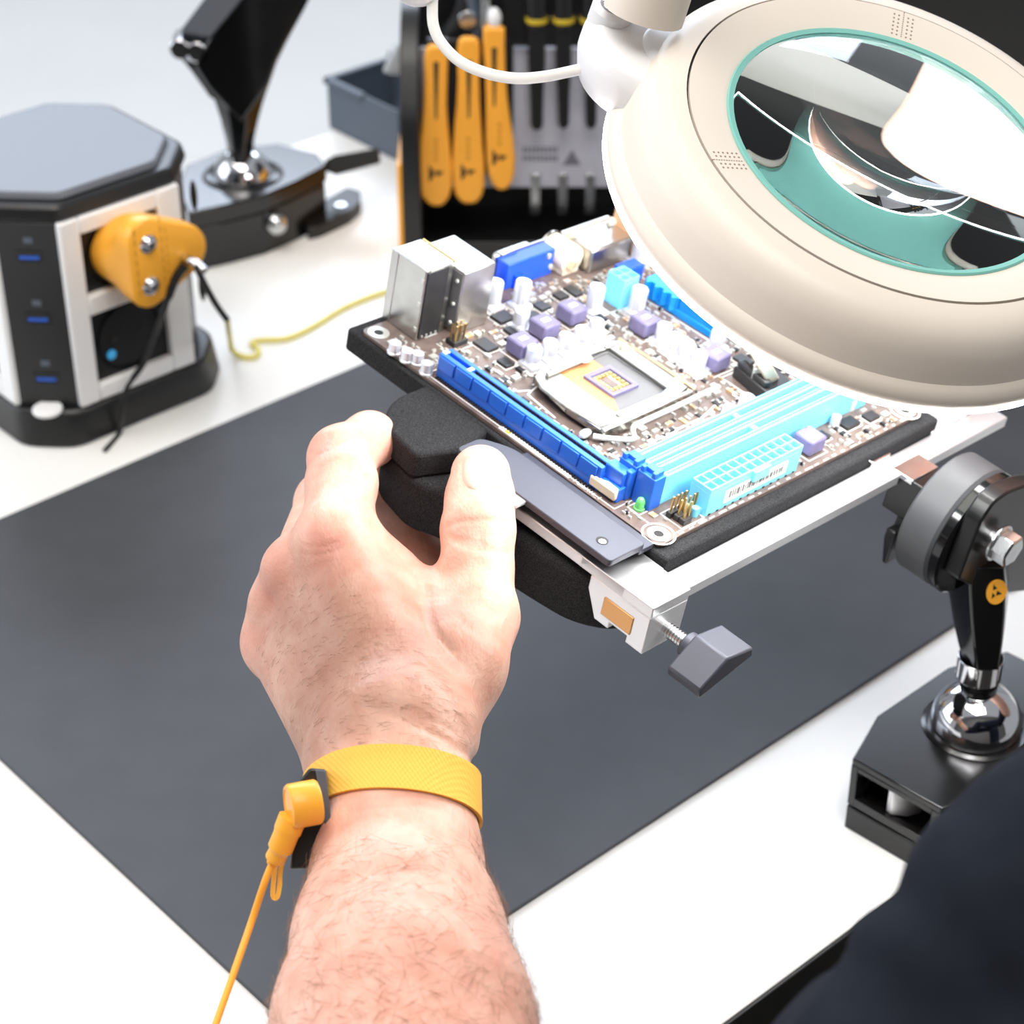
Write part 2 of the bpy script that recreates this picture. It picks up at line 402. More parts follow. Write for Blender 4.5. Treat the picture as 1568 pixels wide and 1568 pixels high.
q0 = pts[-1]; b = MB(); b.tube(smooth_path([q0, tuple(HM @ hub_at(192,600,-11)), tuple(at_z(186,640,12)), tuple(at_z(182,664,1.4)), tuple(at_z(160,690,1.4))]), 1.4); b.build('lead_end', m_black, bl, True)

# ------------------------------------------------------------------ ball-joint stand in the background
bc = at_z(372,268,43)
st = thing('tilting_stand', 'black ball-jointed stand in the background behind the socket tower', 'stand', Matrix.Translation((bc[0],bc[1],0)))
top = [tuple(at_z(x,y,43)[:2]) for x,y in ((288,326),(345,314),(400,300),(455,277),(500,252),(484,234),(425,219),(350,226),(286,252),(270,285))]
ctr = np.mean(top, axis=0)
low = [tuple(ctr+(np.array(p)-ctr)*1.0) for p in top]
b = MB(); b.prism(top, 31, 43); b.build('base_cover', m_black_paint, st, True, bevel=1.2)
b = MB(); b.prism([tuple(ctr+(np.array(p)-ctr)*.97) for p in top], 0, 30.4); b.build('base_block', m_black_paint, st, True, bevel=1)
fp = [tuple(at_z(x,y,4)[:2]) for x,y in ((474,330),(532,296),(552,302),(553,318),(536,334),(490,356),(470,360))]
b = MB(); b.prism(rounded(fp,3,3), 0, 9); b.build('foot', m_black, st, True, bevel=1.2)
sq = at_z(522,314,9.2); b = MB(); b.cyl((sq[0],sq[1],9),(sq[0],sq[1],9.6),4,n=14); b.build('foot_screw', m_steel, st, True)
b = MB(); b.lathe([(0,17),(9,15.5),(15,11),(19,4),(20,-3)], 32, Matrix.Translation((bc[0],bc[1],44))); b.build('ball', m_chrome, st, True)
b = MB(); b.lathe([(19.5,0),(22,2),(26,1),(27,0)], 32, Matrix.Translation((bc[0],bc[1],43))); b.build('ball_ring', m_black_paint, st, True)
sk = at_z(420,340,20); b = MB(); b.ball((sk[0]+1,sk[1]-2,20),8,18,12); b.build('side_knob', m_steel, st, True)
def pl(px,py,off=0): return tuple(at_y(px,py,bc[1]+off))
b = MB(); lv = [(498,262),(497,246),(512,238),(580,226),(583,250),(515,268)]
b.loft([[tuple(at_y(x,y,1316+d)) for x,y in lv] for d in (-10,10)]); b.build('lever', m_black, st, True, bevel=1.5)
# post: sections whose width follows the outline, 26 mm deep
def band_loft(mb, rows, depth, Y):
    secs = []
    for (xl,yl),(xr,yr) in rows:
        l = np.array(at_y(xl,yl,Y)); r = np.array(at_y(xr,yr,Y)); c0 = (l+r)/2; hwid = np.linalg.norm(r-l)/2; u = (r-l)/np.linalg.norm(r-l)
        d = np.array((0,1.,0)); dd = depth/2 if np.isscalar(depth) else depth
        k = .45
        secs.append([tuple(c0+u*a*hwid+d*e*dd) for a,e in ((-1,-k),(-k,-1),(k,-1),(1,-k),(1,k),(k,1),(-k,1),(-1,k))])
    return mb.loft(secs)
b = MB(); band_loft(b, [((354,250),(386,250)),((348,212),(389,212)),((340,180),(396,182)),((330,150),(404,152)),((322,132),(412,128))], 26, bc[1]); b.build('post', m_gloss, st, True, bevel=1)
b = MB(); hp = [(318,135),(296,100),(300,92),(322,54),(352,22),(380,-14),(480,-14),(466,14),(440,62),(424,95),(412,130),(370,190)]
b.loft([[tuple(at_y(x,y,bc[1]-18)) for x,y in hp],[tuple(at_y(x,y,bc[1]+18)) for x,y in hp]]); b.build('bracket', m_gloss, st, True, bevel=2)
b = MB(); hp = [(276,46),(318,-10),(378,-12),(322,56)]
b.loft([[tuple(at_y(x,y,bc[1]-20)) for x,y in hp],[tuple(at_y(x,y+16,bc[1]+8)) for x,y in hp]]); b.build('clamp_head', m_lid, st, True, bevel=1)  # lit bluish top of the black block, put in as grey
for x,y in ((278,70),(304,74)):
    q = at_y(x,y,bc[1]-10); b = MB(); b.cyl((q[0],q[1]-8,q[2]),(q[0],q[1]+14,q[2]),7,n=14); b.build('clamp_bolt', m_chrome, st, True, bevel=1)
b = MB(); band_loft(b, [((276,84),(316,92)),((292,102),(330,120)),((318,138),(345,150))], 20, bc[1]); b.build('link', m_black_paint, st, True, bevel=1)

# ------------------------------------------------------------------ storage bin on the back edge
bn_a = Vector(at_z(504,196,0)); bn_b = Vector(at_z(612,249,0))
bin_ = thing('storage_bin', 'slate grey open storage bin beside the tool rack', 'bin', Matrix.Translation(((bn_a.x+bn_b.x)/2,(bn_a.y+bn_b.y)/2+40,0)))
L = (bn_b-bn_a).length; bx = (bn_b-bn_a).normalized(); by = Vector((-bx.y,bx.x,0))
BM = frame(bn_a, bx, by, (0,0,1))
b = MB(); t = 2.5; zt = 39; Dp = 60
o_ = [(0,0,0),(L,0,0),(L,Dp,0),(0,Dp,0)]
b.box(0,L,0,Dp,0,t,BM); b.box(0,L,0,t,t,zt,BM); b.box(0,L,Dp-t,Dp,t,zt+6,BM); b.box(0,t,t,Dp-t,t,zt,BM); b.box(L-t,L,t,Dp-t,t,zt+6,BM)
b.build('bin_body', m_slate, bin_, True, bevel=.8)
b = MB(); b.box(-2,L*.52,-2,3,zt-4,zt+1,BM); b.box(-2,3,-2,Dp,zt-4,zt+1,BM); b.build('bin_rim', m_slate, bin_, True, bevel=.8)
q = at_y(612,80,1330); b = MB(); b.loft([[tuple(at_y(x,y,Y)) for x,y in ((584,112),(606,62),(622,66),(618,116))] for Y in (1366,1378)]); b.build('divider', mat('frosted plastic',(190,196,200),.4), bin_, True, bevel=4)

# ------------------------------------------------------------------ tool rack
RY = 1268.5
def rk(x,y,Y=RY): p = at_y(x,y,Y); return p[0], p[2]
rack = thing('tool_rack', 'black and grey tool rack holding orange spudgers and black tools', 'tool rack', Matrix.Translation((0,RY,0)))
x0 = rk(622,372)[0]; x1 = rk(1240,372)[0]; zt = rk(640,62)[1]; zp0 = rk(860,291)[1]; zp1 = rk(860,78)[1]
fr_ = frame((0,RY,0),(1,0,0),(0,0,1),(0,-1,0))                  # x, height, towards the viewer
for xa in (x0, x1-12):
    b = MB(); b.prism(rounded([(RY-30,0),(RY+62,0),(RY+62,zt+14),(RY+20,zt+14),(RY-6,zt),(RY-30,zt-40)],[2,2,10,10,20,10]),xa,xa+12,frame((0,0,0),(0,1,0),(0,0,1),(1,0,0))); b.build('side_wall', m_black, rack, True, bevel=1)
b = MB(); b.box(x0-3,x0,RY-30,RY+60,0,70); b.build('yellow_edge', m_yellow, rack, True, bevel=.6, label='yellow edge strip down the left side')
b = MB(); b.box(x0+12,x1-12,RY+4,RY+8,zp0,zp1); b.build('front_panel', m_panel, rack, True, bevel=.5)
b = MB(); b.box(x0+12,x1-12,RY+50,RY+54,0,zt+20); b.build('back_wall', m_black, rack, True)
b = MB(); b.box(x0+12,x1-12,RY-28,RY+50,0,4); b.box(x0+12,x1-12,RY-28,RY-24,4,14); b.build('tray', m_black, rack, True, bevel=.8)
b = MB(); b.box(x0+12,x1-12,RY+8,RY+50,zp1-6,zp1-2); b.build('shelf', m_black, rack, True)
z0r = rk(700,120)[1]
b = MB(); b.box(rk(652,0)[0],rk(786,0)[0],RY-1,RY+4,zp0+12,rk(700,60)[1]); b.build('tool_bracket', m_black, rack, True, bevel=.8)
b = MB()
for k in range(9):
    xx = rk(774+k*4.2,0)[0]; b.box(xx,xx+1.1,RY-2,RY+6,rk(0,66)[1],rk(0,-20)[1])
b.box(rk(772,0)[0],rk(812,0)[0],RY+2,RY+6,rk(0,66)[1],rk(0,-20)[1]); b.build('ribbed_holder', m_black, rack, True)
b = MB(); tx,tz = rk(876,246)
b.prism([(tx-6,tz-5),(tx+6,tz-5),(tx,tz+6)],-4.2,-3.8,fr_); b.build('warning_mark', mat('grey print',(112,112,122),.5), rack, True)
b = MB()
for r_ in range(2):
    for k in range(9): xx,zz = rk(800+k*6.2,233+r_*13); b.box(xx,xx+1.9,RY+3.7,RY+4.1,zz-2,zz+2)
b.build('panel_print', mat('grey panel print',(122,122,132),.5), rack, True)

def spudger(i, rows, slot, logo, label):
    Y = RY-9-i*.4
    xs,zs = rk((rows[0][0]+rows[0][1])/2, rows[0][2], Y)
    t = thing('opening_tool', label, 'opening tool', Matrix.Translation((xs,Y,rk(0,rows[-1][2],Y)[1])), 'orange opening tools on the rack')
    left = [(r[0],r[2]) for r in rows]; right = [(r[1],r[2]) for r in rows]
    out = [np.array(rk(x,y,Y)) for x,y in left]+[np.array(rk(x,y,Y)) for x,y in right[::-1]]
    F = frame((0,Y,0),(1,0,0),(0,0,1),(0,-1,0))
    out = [tuple(p) for p in out]
    b = MB(); b.prism(out,-3,3,F); b.build('handle', m_orange, t, True, bevel=2, segs=3, ang=60)
    b = MB(); sx,sy0,sy1 = slot; a = rk(sx-4,sy0,Y); c_ = rk(sx+4,sy0,Y); d = rk(sx,sy1,Y)
    b.prism([a,c_,(d[0]+.6,d[1]),(d[0]-.6,d[1])],2.9,3.15,F); b.build('slot_mark', m_dark, t, True)
    b = MB(); lx,ly = logo
    b.prism([rk(lx-11,ly+12,Y),rk(lx-11,ly-15,Y),rk(lx-2,ly-2,Y),rk(lx-5,ly+5,Y)],2.9,3.15,F); b.prism([rk(lx-2,ly-6,Y),rk(lx+12,ly-4,Y),rk(lx+2,ly+4,Y)],2.9,3.15,F)
    b.build('hand_emblem', m_print, t, True)
    b = MB()
    for k in range(4): p = rk(lx,ly-52+k*9.5,Y); b.box(p[0]-1.1,p[0]+1.1,Y-3.15,Y-2.9,p[1]-1.1,p[1]+1.1)
    b.build('moulded_lettering', m_faint, t, True)
spudger(0, [(658,676,68),(652,684,74),(650,686,88),(650,685,120),(649,684,160),(646,686,190),(643,689,220),(641,692,252),(642,692,285),(647,688,300),(655,681,310),(663,673,314)][::1], (668,92,180), (668,264), 'leftmost of the three orange opening tools on the rack')
spudger(1, [(708,727,56),(702,733,62),(700,735,78),(701,734,120),(699,735,160),(696,737,190),(694,739,220),(692,742,252),(694,742,282),(698,738,298),(706,731,307),(713,724,310)], (718,90,178), (717,262), 'middle one of the three orange opening tools on the rack')
spudger(2, [(742,770,40),(740,773,44),(740,773,70),(743,774,110),(744,777,150),(744,781,180),(744,786,210),(745,789,240),(748,788,264),(753,784,278),(760,777,287),(766,771,289)], (757,70,160), (765,240), 'rightmost and highest of the three orange opening tools')
# black tools with yellow bands
for i,(x,w,yb) in enumerate(((822,26,198),(863,24,196),(905,24,196))):
    Y = RY-6; xc,zz = rk(x,yb,Y); F = frame((0,Y,0),(1,0,0),(0,0,1),(0,-1,0))
    lab = ['leftmost black tool with a yellow band hanging on the rack','middle black tool with a yellow band hanging on the rack','black tool with a yellow band nearest the lamp head'][i]
    t = thing('screwdriver', lab, 'screwdriver', Matrix.Translation((xc,Y,zz)), 'black tools with yellow bands on the rack')
    h = w/2
    b = MB(); P = [rk(x-h,40,Y),rk(x+h,40,Y),rk(x+h,95,Y),rk(x+h-3,140,Y),rk(x+h-4,yb-8,Y),rk(x+h-8,yb,Y),rk(x-h+8,yb,Y),rk(x-h+4,yb-8,Y),rk(x-h+3,140,Y),rk(x-h,95,Y)]
    b.prism(P,-3,3,F); b.build('blade', m_black, t, True, bevel=1.5)
    b = MB(); q0 = rk(x,42,Y); q1 = rk(x,-40,Y); b.cyl((q0[0],Y,q0[1]),(q1[0],Y,q1[1]),6.6,7.4,n=16); b.build('grip', m_black, t, True, bevel=1)
    b = MB(); q0 = rk(x,33,Y); q1 = rk(x,25,Y); b.cyl((q0[0],Y,q0[1]),(q1[0],Y,q1[1]),7.2,n=18); b.build('grip_band', mat('yellow band',(206,176,36),.5), t, True, bevel=.5)
for i,x in enumerate((820,862,904)):
    q0 = rk(x,289,RY-3); q1 = rk(x,333,RY-3)
    b = MB(); b.box(q0[0]-3.2,q0[0]+3.2,RY+2,RY+4,q1[1],q0[1]+8); b.build('hook_strip', m_steel, rack, True, bevel=.4)
q = rk(757,28,RY-8)
tw = thing('spray_nozzle', 'small tool with bright metal tip above the highest orange tool', 'nozzle', Matrix.Translation((q[0],RY-6,q[1]-6)))
b = MB(); b.ball((q[0],RY-8,q[1]),4.6,16,10,None,(1,1,1.5)); b.build('tip', m_white_pl, tw, True)
b = MB(); q2 = rk(744,26,RY-4); b.cyl((q2[0],RY-4,q2[1]-7),(q2[0],RY-4,q2[1]+40),3.6,n=12); b.build('shaft', m_steel, tw, True, bevel=.5)
for i,(xa,ya,xb,yb) in enumerate(((668,66,712,-20),(735,60,716,-20))):
    pass
pr = thing('pliers', 'dark pliers standing in the rack behind the cable loop', 'pliers', Matrix.Translation((rk(705,60)[0],RY+14,zp1)))
b = MB(); b.tube(smooth_path([(rk(x,y,RY+12)[0],RY+12,rk(x,y,RY+12)[1]) for x,y in ((672,74),(690,50),(706,25),(716,-10),(722,-40))]),5.5,n=10); b.build('handle', m_black, pr, True)
b = MB(); b.tube(smooth_path([(rk(x,y,RY+12)[0],RY+12,rk(x,y,RY+12)[1]) for x,y in ((738,80),(732,40),(722,10),(716,-10),(712,-40))]),5.5,n=10); b.build('handle', m_slate, pr, True)
q = rk(716,28,RY+8); b = MB(); b.cyl((q[0],RY+4,q[1]),(q[0],RY+16,q[1]),6,n=16); b.build('pivot', m_steel, pr, True, bevel=.6)
# dark case at the back right
q = at_z(1180,215,0)
cs = thing('equipment_case', 'black equipment case behind the magnifier lamp at upper right', 'case', Matrix.Translation((330,1400,0)))
b = MB(); b.box(190,620,1380,1425,0,330); b.build('case_body', m_black, cs, True, bevel=6)
b = MB(); b.box(188,622,1378,1427,200,206); b.build('lid_seam', m_gloss, cs, True, bevel=1)

# ------------------------------------------------------------------ board axes: x along the memory edge, y along the long slot, z off the board
BF = Vector((55.103,643.118,186.213)); BU = Vector((-.69309,.70464,.15198)); BV = Vector((.70101,.70799,-.08562)); BN = Vector((.16793,-.0472,.98467))
BM = frame(BF, BV, BU, BN)
def bd(px,py,h=0):
    q = Vector(at_pl(px,py,np.array(BF+BN*h),np.array(BN)))-BF
    return q.dot(BV), q.dot(BU)
mbd = thing('motherboard', 'small square brown motherboard with blue slots clamped in the holder', 'circuit board', BM)
PT = 1.6                                                       # component side is z=0, solder side z=-1.6
b = MB(); b.prism(rounded([(0,0),(170,0),(170,170),(0,170)],3.5,4),-PT,0); b.build('circuit_board', m_pcb, mbd)
for x,y in ((5.2,5.2),(164.5,5.2),(5.2,164.5),(164.5,164.5),(48,119.5),(122.5,119.5),(48,44.5),(122.5,44.5)):
    big = x < 20 or x > 150
    p = MB(); r = 4.6 if big else 2.6
    p.lathe([(2.0,.02),(2.0,.22),(r,.22),(r,.02)],24,Matrix.Translation((x,y,0))); o = p.build('mounting_ring', m_smd, mbd)
    p = MB(); p.cyl((x,y,0),(x,y,.12),2.05,n=18); p.build('hole', m_dark, o)
ZONES = []
def zone(x0,x1,y0,y1): ZONES.append((x0-.8,x1+.8,y0-.8,y1+.8))
zone(0,11,0,11); zone(158,170,0,11); zone(0,11,158,170)

# long graphics slot
zone(2.5,12.5,26,131)
SX0, SX1, SY0, SY1 = 4.2, 11.2, 37, 128.5
b = MB()
b.box(SX0,SX0+2.4,SY0,SY1,0,11); b.box(SX1-2.4,SX1,SY0,SY1,0,11); b.box(SX0+2.4,SX1-2.4,SY0,SY1,0,7.5)
b.box(SX0+2.4,SX1-2.4,SY1-2,SY1,7.5,11); b.box(SX0+2.4,SX1-2.4,112,113.6,7.5,11)
slot = b.build('graphics_slot', m_blue, mbd, bevel=.3)
rib = MB(); rib.box(SX0-.7,SX0+.1,-4.4,4.4,4.4,10.4); n_r = 9
for k in range(n_r):
    c_ = SY1-5.2-k*10.0
    if k == 0: r0 = rib.build('side_rib', m_blue, slot, bevel=.25); r0.location = (0,c_*S,0)
    else: dup(r0,(0,-k*10.0,0))
b = MB()
for k in range(82): b.box(SX0+2.3,SX0+2.9,SY0+1.0+k*.9,SY0+1.35+k*.9,7.5,10.8); b.box(SX1-2.9,SX1-2.3,SY0+1.0+k*.9,SY0+1.35+k*.9,7.5,10.8)
b.build('contacts', m_dark, slot, stuff=True)
b = MB()
for k in range(60): b.box(SX0-1.6,SX0+.2,SY0+1+k*1.5,SY0+1.8+k*1.5,.05,.6)
b.build('solder_tails', m_ic, slot, stuff=True)
b = MB(); b.box(SX0+.6,SX1+1.6,27.5,SY0,0,6); b.box(SX0+3,SX1+1.6,28.5,SY0+1,6,12.2); b.box(SX0+5,SX1+1.8,26.8,29.5,0,13.2); b.build('retention_end', m_blue, slot, bevel=.5)
b = MB(); b.prism([(0,0),(14,0),(13,3.2),(7,3.6),(5,2.4),(0,2.8)],0,4.6,frame((SX0-1.2,41,6.2),(0,-1,0),(1,0,0),(0,0,-1))); b.build('latch', m_cream, slot, bevel=.8, label='cream latch at the near end of the slot')
for yy in (113,127.3):
    p = MB(); p.box(SX0+1.2,SX0+4.2,yy-.9,yy+.9,10.9,11.3); p.build('key_mark', m_silk, slot)
b = MB(); b.box(.7,3.0,49,88,.02,.2); lb = b.build('sticker', m_silk, mbd, label='white paper strip along the board edge')
b = MB(); b.box(1.0,2.4,82.5,85,.2,.26); b.build('sticker_dot', m_yellow, lb)
# silkscreen: lettering and lines
b = MB()
text_mb(b,'PCIEX16_1',3.1,frame((1.0,47,.08),(0,-1,0),(1,0,0),(0,0,1)))
def sline(x0,y0,x1,y1,w=.5):
    d = Vector((x1-x0,y1-y0,0)); L = d.length; d.normalize(); b.box(0,L,-w/2,w/2,.03,.09,frame((x0,y0,0),d,(-d.y,d.x,0),(0,0,1)))
for k in range(13): pass
pts = [bd(x,y) for x,y in ((986,686),(1008,672),(1040,656),(1075,640),(1106,611))]
for i in range(len(pts)-1): sline(*pts[i],*pts[i+1],.9)
for q in (((1106,611),(1148,640)),((1083,634),(1102,643)),((1000,676),(1012,684)),((1024,664),(1040,690)),((1040,690),(1100,660)),((990,690),(1003,700)),((1010,680),(1024,692)),((1142,618),(1172,636)),((1115,600),(1135,612)),
          ((808,604),(838,578)),((815,590),(852,572)),((808,604),(850,640)),((935,705),(960,722)),((1180,655),(1200,665)),((780,600),(812,598))):
    sline(*bd(*q[0]),*bd(*q[1]),.8)
for q in (((1036,668),(1062,650),(1072,662),(1046,682)),((1062,650),(1092,638),(1096,648),(1070,662)),((1020,690),(1046,676),(1052,684),(1024,698))):
    b.prism([bd(*p) for p in q],.03,.09)
for k in range(14):
    x = 34+k*7.4; b.box(x,x+rnd.uniform(1.5,4.5),38.2,39.4+rnd.uniform(0,2.6),.03,.09)
for k in range(26):
    x = 12+k*6.0; b.box(x,x+rnd.uniform(1,4.6),.6,.6+rnd.uniform(.3,1.1),.03,.09)
for k in range(120):
    x,y = rnd.uniform(13,166),rnd.uniform(13,167); w,h = (rnd.uniform(2,7),rnd.uniform(.4,.9)) if rnd.random() < .5 else (rnd.uniform(.4,.9),rnd.uniform(2,7))
    b.box(x,x+w,y,y+h,.03,.09)
for k in range(7): b.box(12+k*1.6,13+k*1.6,1.6,2.3,.03,.09)
for k in range(6): b.box(6.6,7.3,12+k*1.7,13.1+k*1.7,.03,.09)
b.lathe([(6.0,.03),(6.0,.09),(6.8,.09),(6.8,.03)],32,Matrix.Translation((5.2,5.2,0))); b.lathe([(6.0,.03),(6.0,.09),(6.8,.09),(6.8,.03)],32,Matrix.Translation((164.5,5.2,0)))
b.build('silkscreen', m_silk, mbd, fix=False, stuff=True)

# rear connectors (left to right along the far edge)
def boxpart(name, m, x0,x1,y0,y1,z0,z1, bevel=.4, parent=None, label=None):
    q = MB(); q.box(x0,x1,y0,y1,z0,z1); return q.build(name, m, parent or mbd, bevel=bevel, label=label)
zone(13,52,146,173); zone(53,76,150,172)
lan = boxpart('network_jack', m_shell, 14.5,30.5,152,173,0,33.5, .5, label='tall steel network and usb jack at the left corner')
boxpart('jack_back', m_ic, 15.2,27,151.2,152.2,1,32.5,.2,lan)
q = MB()
for z in (4,16,27):
    q.box(14.1,14.7,152.4,154,z,z+2.2)
q.box(16.5,24,151.6,153,31.5,33.7)
q.build('shield_tab', m_smd, lan, bevel=.2)
q = MB(); q.box(14.2,30.8,168.6,169.2,0,33.8); q.box(14.2,14.6,152,173.4,33,33.8); q.build('shield_fold', m_steel, lan, bevel=.2)
q = MB()
for k in range(4): q.box(16.5+k*2.6,17.3+k*2.6,150.8,151.3,1.6,2.4)
q.build('solder_pins', m_smd, lan)
usb = boxpart('usb_stack', m_shell, 32.2,50.5,147,173,0,30, .5, label='wide steel usb stack beside the network jack')
boxpart('stack_side', m_sock, 31.8,32.4,147.5,158,2,29,.2,usb)  # grey sheet paints the dark reflection on the shell's side
for z in (5,14,25):
    q = MB(); q.ball((31.7,150,z),1.0,10,6); q.build('rivet', m_smd, usb)
    q = MB(); q.ball((31.7,156,z+1),.8,10,6); q.build('rivet', m_smd, usb)
boxpart('shell_fold', m_gold, 30.8,31.8,152.5,172.5,32.6,33.6,.2,usb)
hd = boxpart('video_jack', m_shell, 56,71,158,172.5,0,7.5,.6); boxpart('jack_mouth', m_dark, 58,69,172,172.8,2,5.8,.2,hd)
zone(76,108,160,172)
vg = MB(); vg.prism(rounded([(77,162.5),(107,162.5),(107,170),(77,170)],1),0,12.8); vga = vg.build('video_connector', m_vga, mbd, bevel=.5, label='royal blue video connector')
q = MB(); q.box(76,108.2,170,171.2,1,13.4); q.box(79,89,169,171.5,12.6,14.2); q.prism(rounded(rect(81,103,3,11),2),0,5,frame((0,171.2,0),(1,0,0),(0,0,1),(0,1,0))); q.build('connector_flange', m_shell, vga, bevel=.3)
for x,z in ((102.5,10.4),(105,4.2)): q = MB(); q.cyl((x,162.6,z),(x,161.6,z),1.4,n=10); q.build('pin_clip', m_smd, vga, bevel=.2)
q = MB(); q.cyl((84,162.3,0),(84,162.3,6.5),2.4,n=14); q.build('pillar', m_vga, vga)
zone(108,121,156,172)
ps = MB(); ps.cyl((114.5,158,7),(114.5,172,7),6.8,n=26); ps.box(109.5,119.5,158,172,0,6); psj = ps.build('round_jack', m_cream, mbd, bevel=.5, label='round cream keyboard jack')
q = MB(); q.lathe([(7.4,0),(7.4,1),(5,1.2),(5,.2)],24,frame((114.5,172,7),(1,0,0),(0,0,1),(0,1,0))); q.build('jack_ring', m_shell, psj)
q = MB(); q.cyl((113,157.6,5),(113,158.4,5),2.2,n=14); q.build('jack_core', m_peachp, psj)
zone(121,151,152,172)
dv = boxpart('monitor_connector', m_shell, 121.5,149.5,153.5,172,0,12, 1.2, label='long steel monitor connector')
q = MB(); q.box(119.8,151,170.6,172.4,1,13); q.build('connector_flange', m_smd, dv, bevel=.3)
for x in (123,147.6): q = MB(); q.cyl((x,172.4,7),(x,166,14.2),2.0,n=12); q.build('jack_screw', m_smd, dv, bevel=.3)
zone(152,170,150,172)
au = MB(); au.box(153,168,152,171,0,25); aud = au.build('audio_jacks', m_peachp, mbd, bevel=1.2, label='peach coloured stack of audio jacks half hidden by the lamp')
for z in (6,15,22): q = MB(); q.lathe([(3.4,0),(3.4,2),(1.9,2),(1.9,0)],20,frame((160,171,z),(1,0,0),(0,0,1),(0,1,0))); q.build('jack_ring', m_shell, aud)
q = MB(); q.box(152.4,168.6,152.4,155,4,23); q.build('jack_clip', m_shell, aud, bevel=.4)

# memory slots
zone(12,152,16.5,36.5)
def dimm(y0):
    q = MB(); x0,x1 = 13.2,150; w = 8.0
    q.box(x0,x1,y0,y0+2.5,0,13.6); q.box(x0,x1,y0+w-2.5,y0+w,0,13.6); q.box(x0+4,x1-4,y0+2.5,y0+w-2.5,0,9.5); q.box(76,79,y0+2.5,y0+w-2.5,9.5,13)
    s_ = q.build('memory_slot', m_cyan, mbd, bevel=.35)
    for xa in (x0-1.2,x1-5.6):
        e = MB(); e.box(xa,xa+6.8,y0-.5,y0+w+.5,0,14.5); e.box(xa+.2,xa+2.2,y0+.2,y0+2,14.5,17); e.box(xa+.2,xa+2.2,y0+w-2,y0+w-.2,14.5,17); e.box(xa+2.2,xa+6.4,y0+.8,y0+w-.8,14.5,16.4)
        e.build('slot_clip', m_blue if xa < 50 else m_cyan, s_, bevel=.3)
    e = MB()
    for k in range(58): e.box(x0+8+k*2.2,x0+9.1+k*2.2,y0+2.4,y0+2.9,9.5,13.2)
    e.build('contacts', m_cyan_d, s_, stuff=True)
    e = MB()
    e.box(x0+8,x1-8,y0+.9,y0+1.6,13.55,13.75); e.box(x0+8,x1-8,y0+w-1.6,y0+w-.9,13.55,13.75); e.build('slot_groove', m_cyan_d, s_)
dimm(17.6); dimm(27.2)

# 24-pin power connector
zone(27,90,1,14)
AX0, AX1, AY0, AY1 = 29.0, 86.0, 2.6, 12.4
q = MB(); q.box(AX0,AX1,AY0,AY1,0,10.6); q.ringprism(rect(AX0,AX1,AY0,AY1),rect(AX0+.7,AX1-.7,AY0+.7,AY1-.7),10.6,12.7)
q.box(AX0,AX1,(AY0+AY1)/2-.35,(AY0+AY1)/2+.35,10.6,12.6)
cw = (AX1-AX0)/12
for k in range(1,12): q.box(AX0+k*cw-.35,AX0+k*cw+.35,AY0,AY1,10.6,12.6)
atx = q.build('power_connector', m_cyan, mbd, bevel=.2, label='pale blue 24 pin power connector with barcode label')
cav = MB(); cav.prism(rect(-cw/2+.5,cw/2-.5,-1.9,1.9,.8,2),10.62,10.8); c0 = None
for r_ in range(2):
    for k in range(12):
        off = (AX0+cw*(k+.5), AY0+2.65+r_*4.6, 0)
        if c0 is None: c0 = cav.build('pin_cavity', m_cyan_d, atx); c0.location = Vector(off)*S; base = off
        else: dup(c0,(off[0]-base[0],off[1]-base[1],0))
q = MB(); q.box(54,64,AY0-1.6,AY0+.2,7.5,12.4); q.build('catch', m_cyan, atx, bevel=.3)
q = MB(); q.prism(rect(39,78,2.4,8.6,1),0,.12,frame((0,AY0,0),(1,0,0),(0,0,1),(0,-1,0))); lbq = q.build('barcode_label', m_silk, atx)
q = MB(); x = 42.0
while x < 75:
    w = rnd.choice((.25,.4,.7)); q.box(x,x+w,AY0-.18,AY0-.1,4.2,7.4 if x < 60 else 6.6); x += w+rnd.choice((.35,.5,.9))
q.build('barcode', m_print, lbq)
q = MB()
for k in range(12): q.box(AX0+2+k*cw,AX0+3.1+k*cw,AY0-.25,AY0+.1,0,.7)
q.build('foot_notch', m_dark, atx)
q = MB(); q.cyl((AX0-3,5.5,0),(AX0-3,5.5,4.2),1.6,n=12); q.box(AX0-3,AX0,4.6,6.4,0,3); q.build('locating_peg', m_cyan, atx, bevel=.3)

# front panel pin header
zone(16,28,3,13)
q = MB(); q.box(17,22,3.2,5.8,0,2.6); q.box(17,28,6,8.6,0,2.6); q.box(16,21,9.2,11.6,0,2.6); hdr = q.build('pin_header', m_ic, mbd, bevel=.3)
pn = MB(); pn.box(-.32,.32,-.32,.32,0,9.5); p0 = None
for j,(y,xs) in enumerate(((4.5,(18.2,20.7)),(7.3,(18.2,20.7,23.2,25.7,27.4)),(10.4,(17,19.5,21.8,24.4)))):
    for x in xs:
        if p0 is None: p0 = pn.build('header_pin', m_gold, hdr); p0.location = (x*S,y*S,0); ref = (x,y)
        else: dup(p0,(x-ref[0],y-ref[1],0))
q = MB(); q.lathe([(2.3,0),(2.3,.8),(1.8,.8),(1.8,3.6),(1.3,4.8),(.5,5.4),(0,5.5)],18,Matrix.Translation((10.5,20.3,0))); q.build('green_light', m_led_g, mbd, label='small green indicator light'); zone(8,13,18,23)
# small pin header at the left
zone(26,33,138,146)
hdr2 = boxpart('pin_header', m_ic, 25,33,139.5,145,0,2.4,.3); 
for x in (26.4,28.9,31.4):
    for y in (141,143.6): dup(p0,(x-ref[0],y-ref[1],0)).parent = hdr2

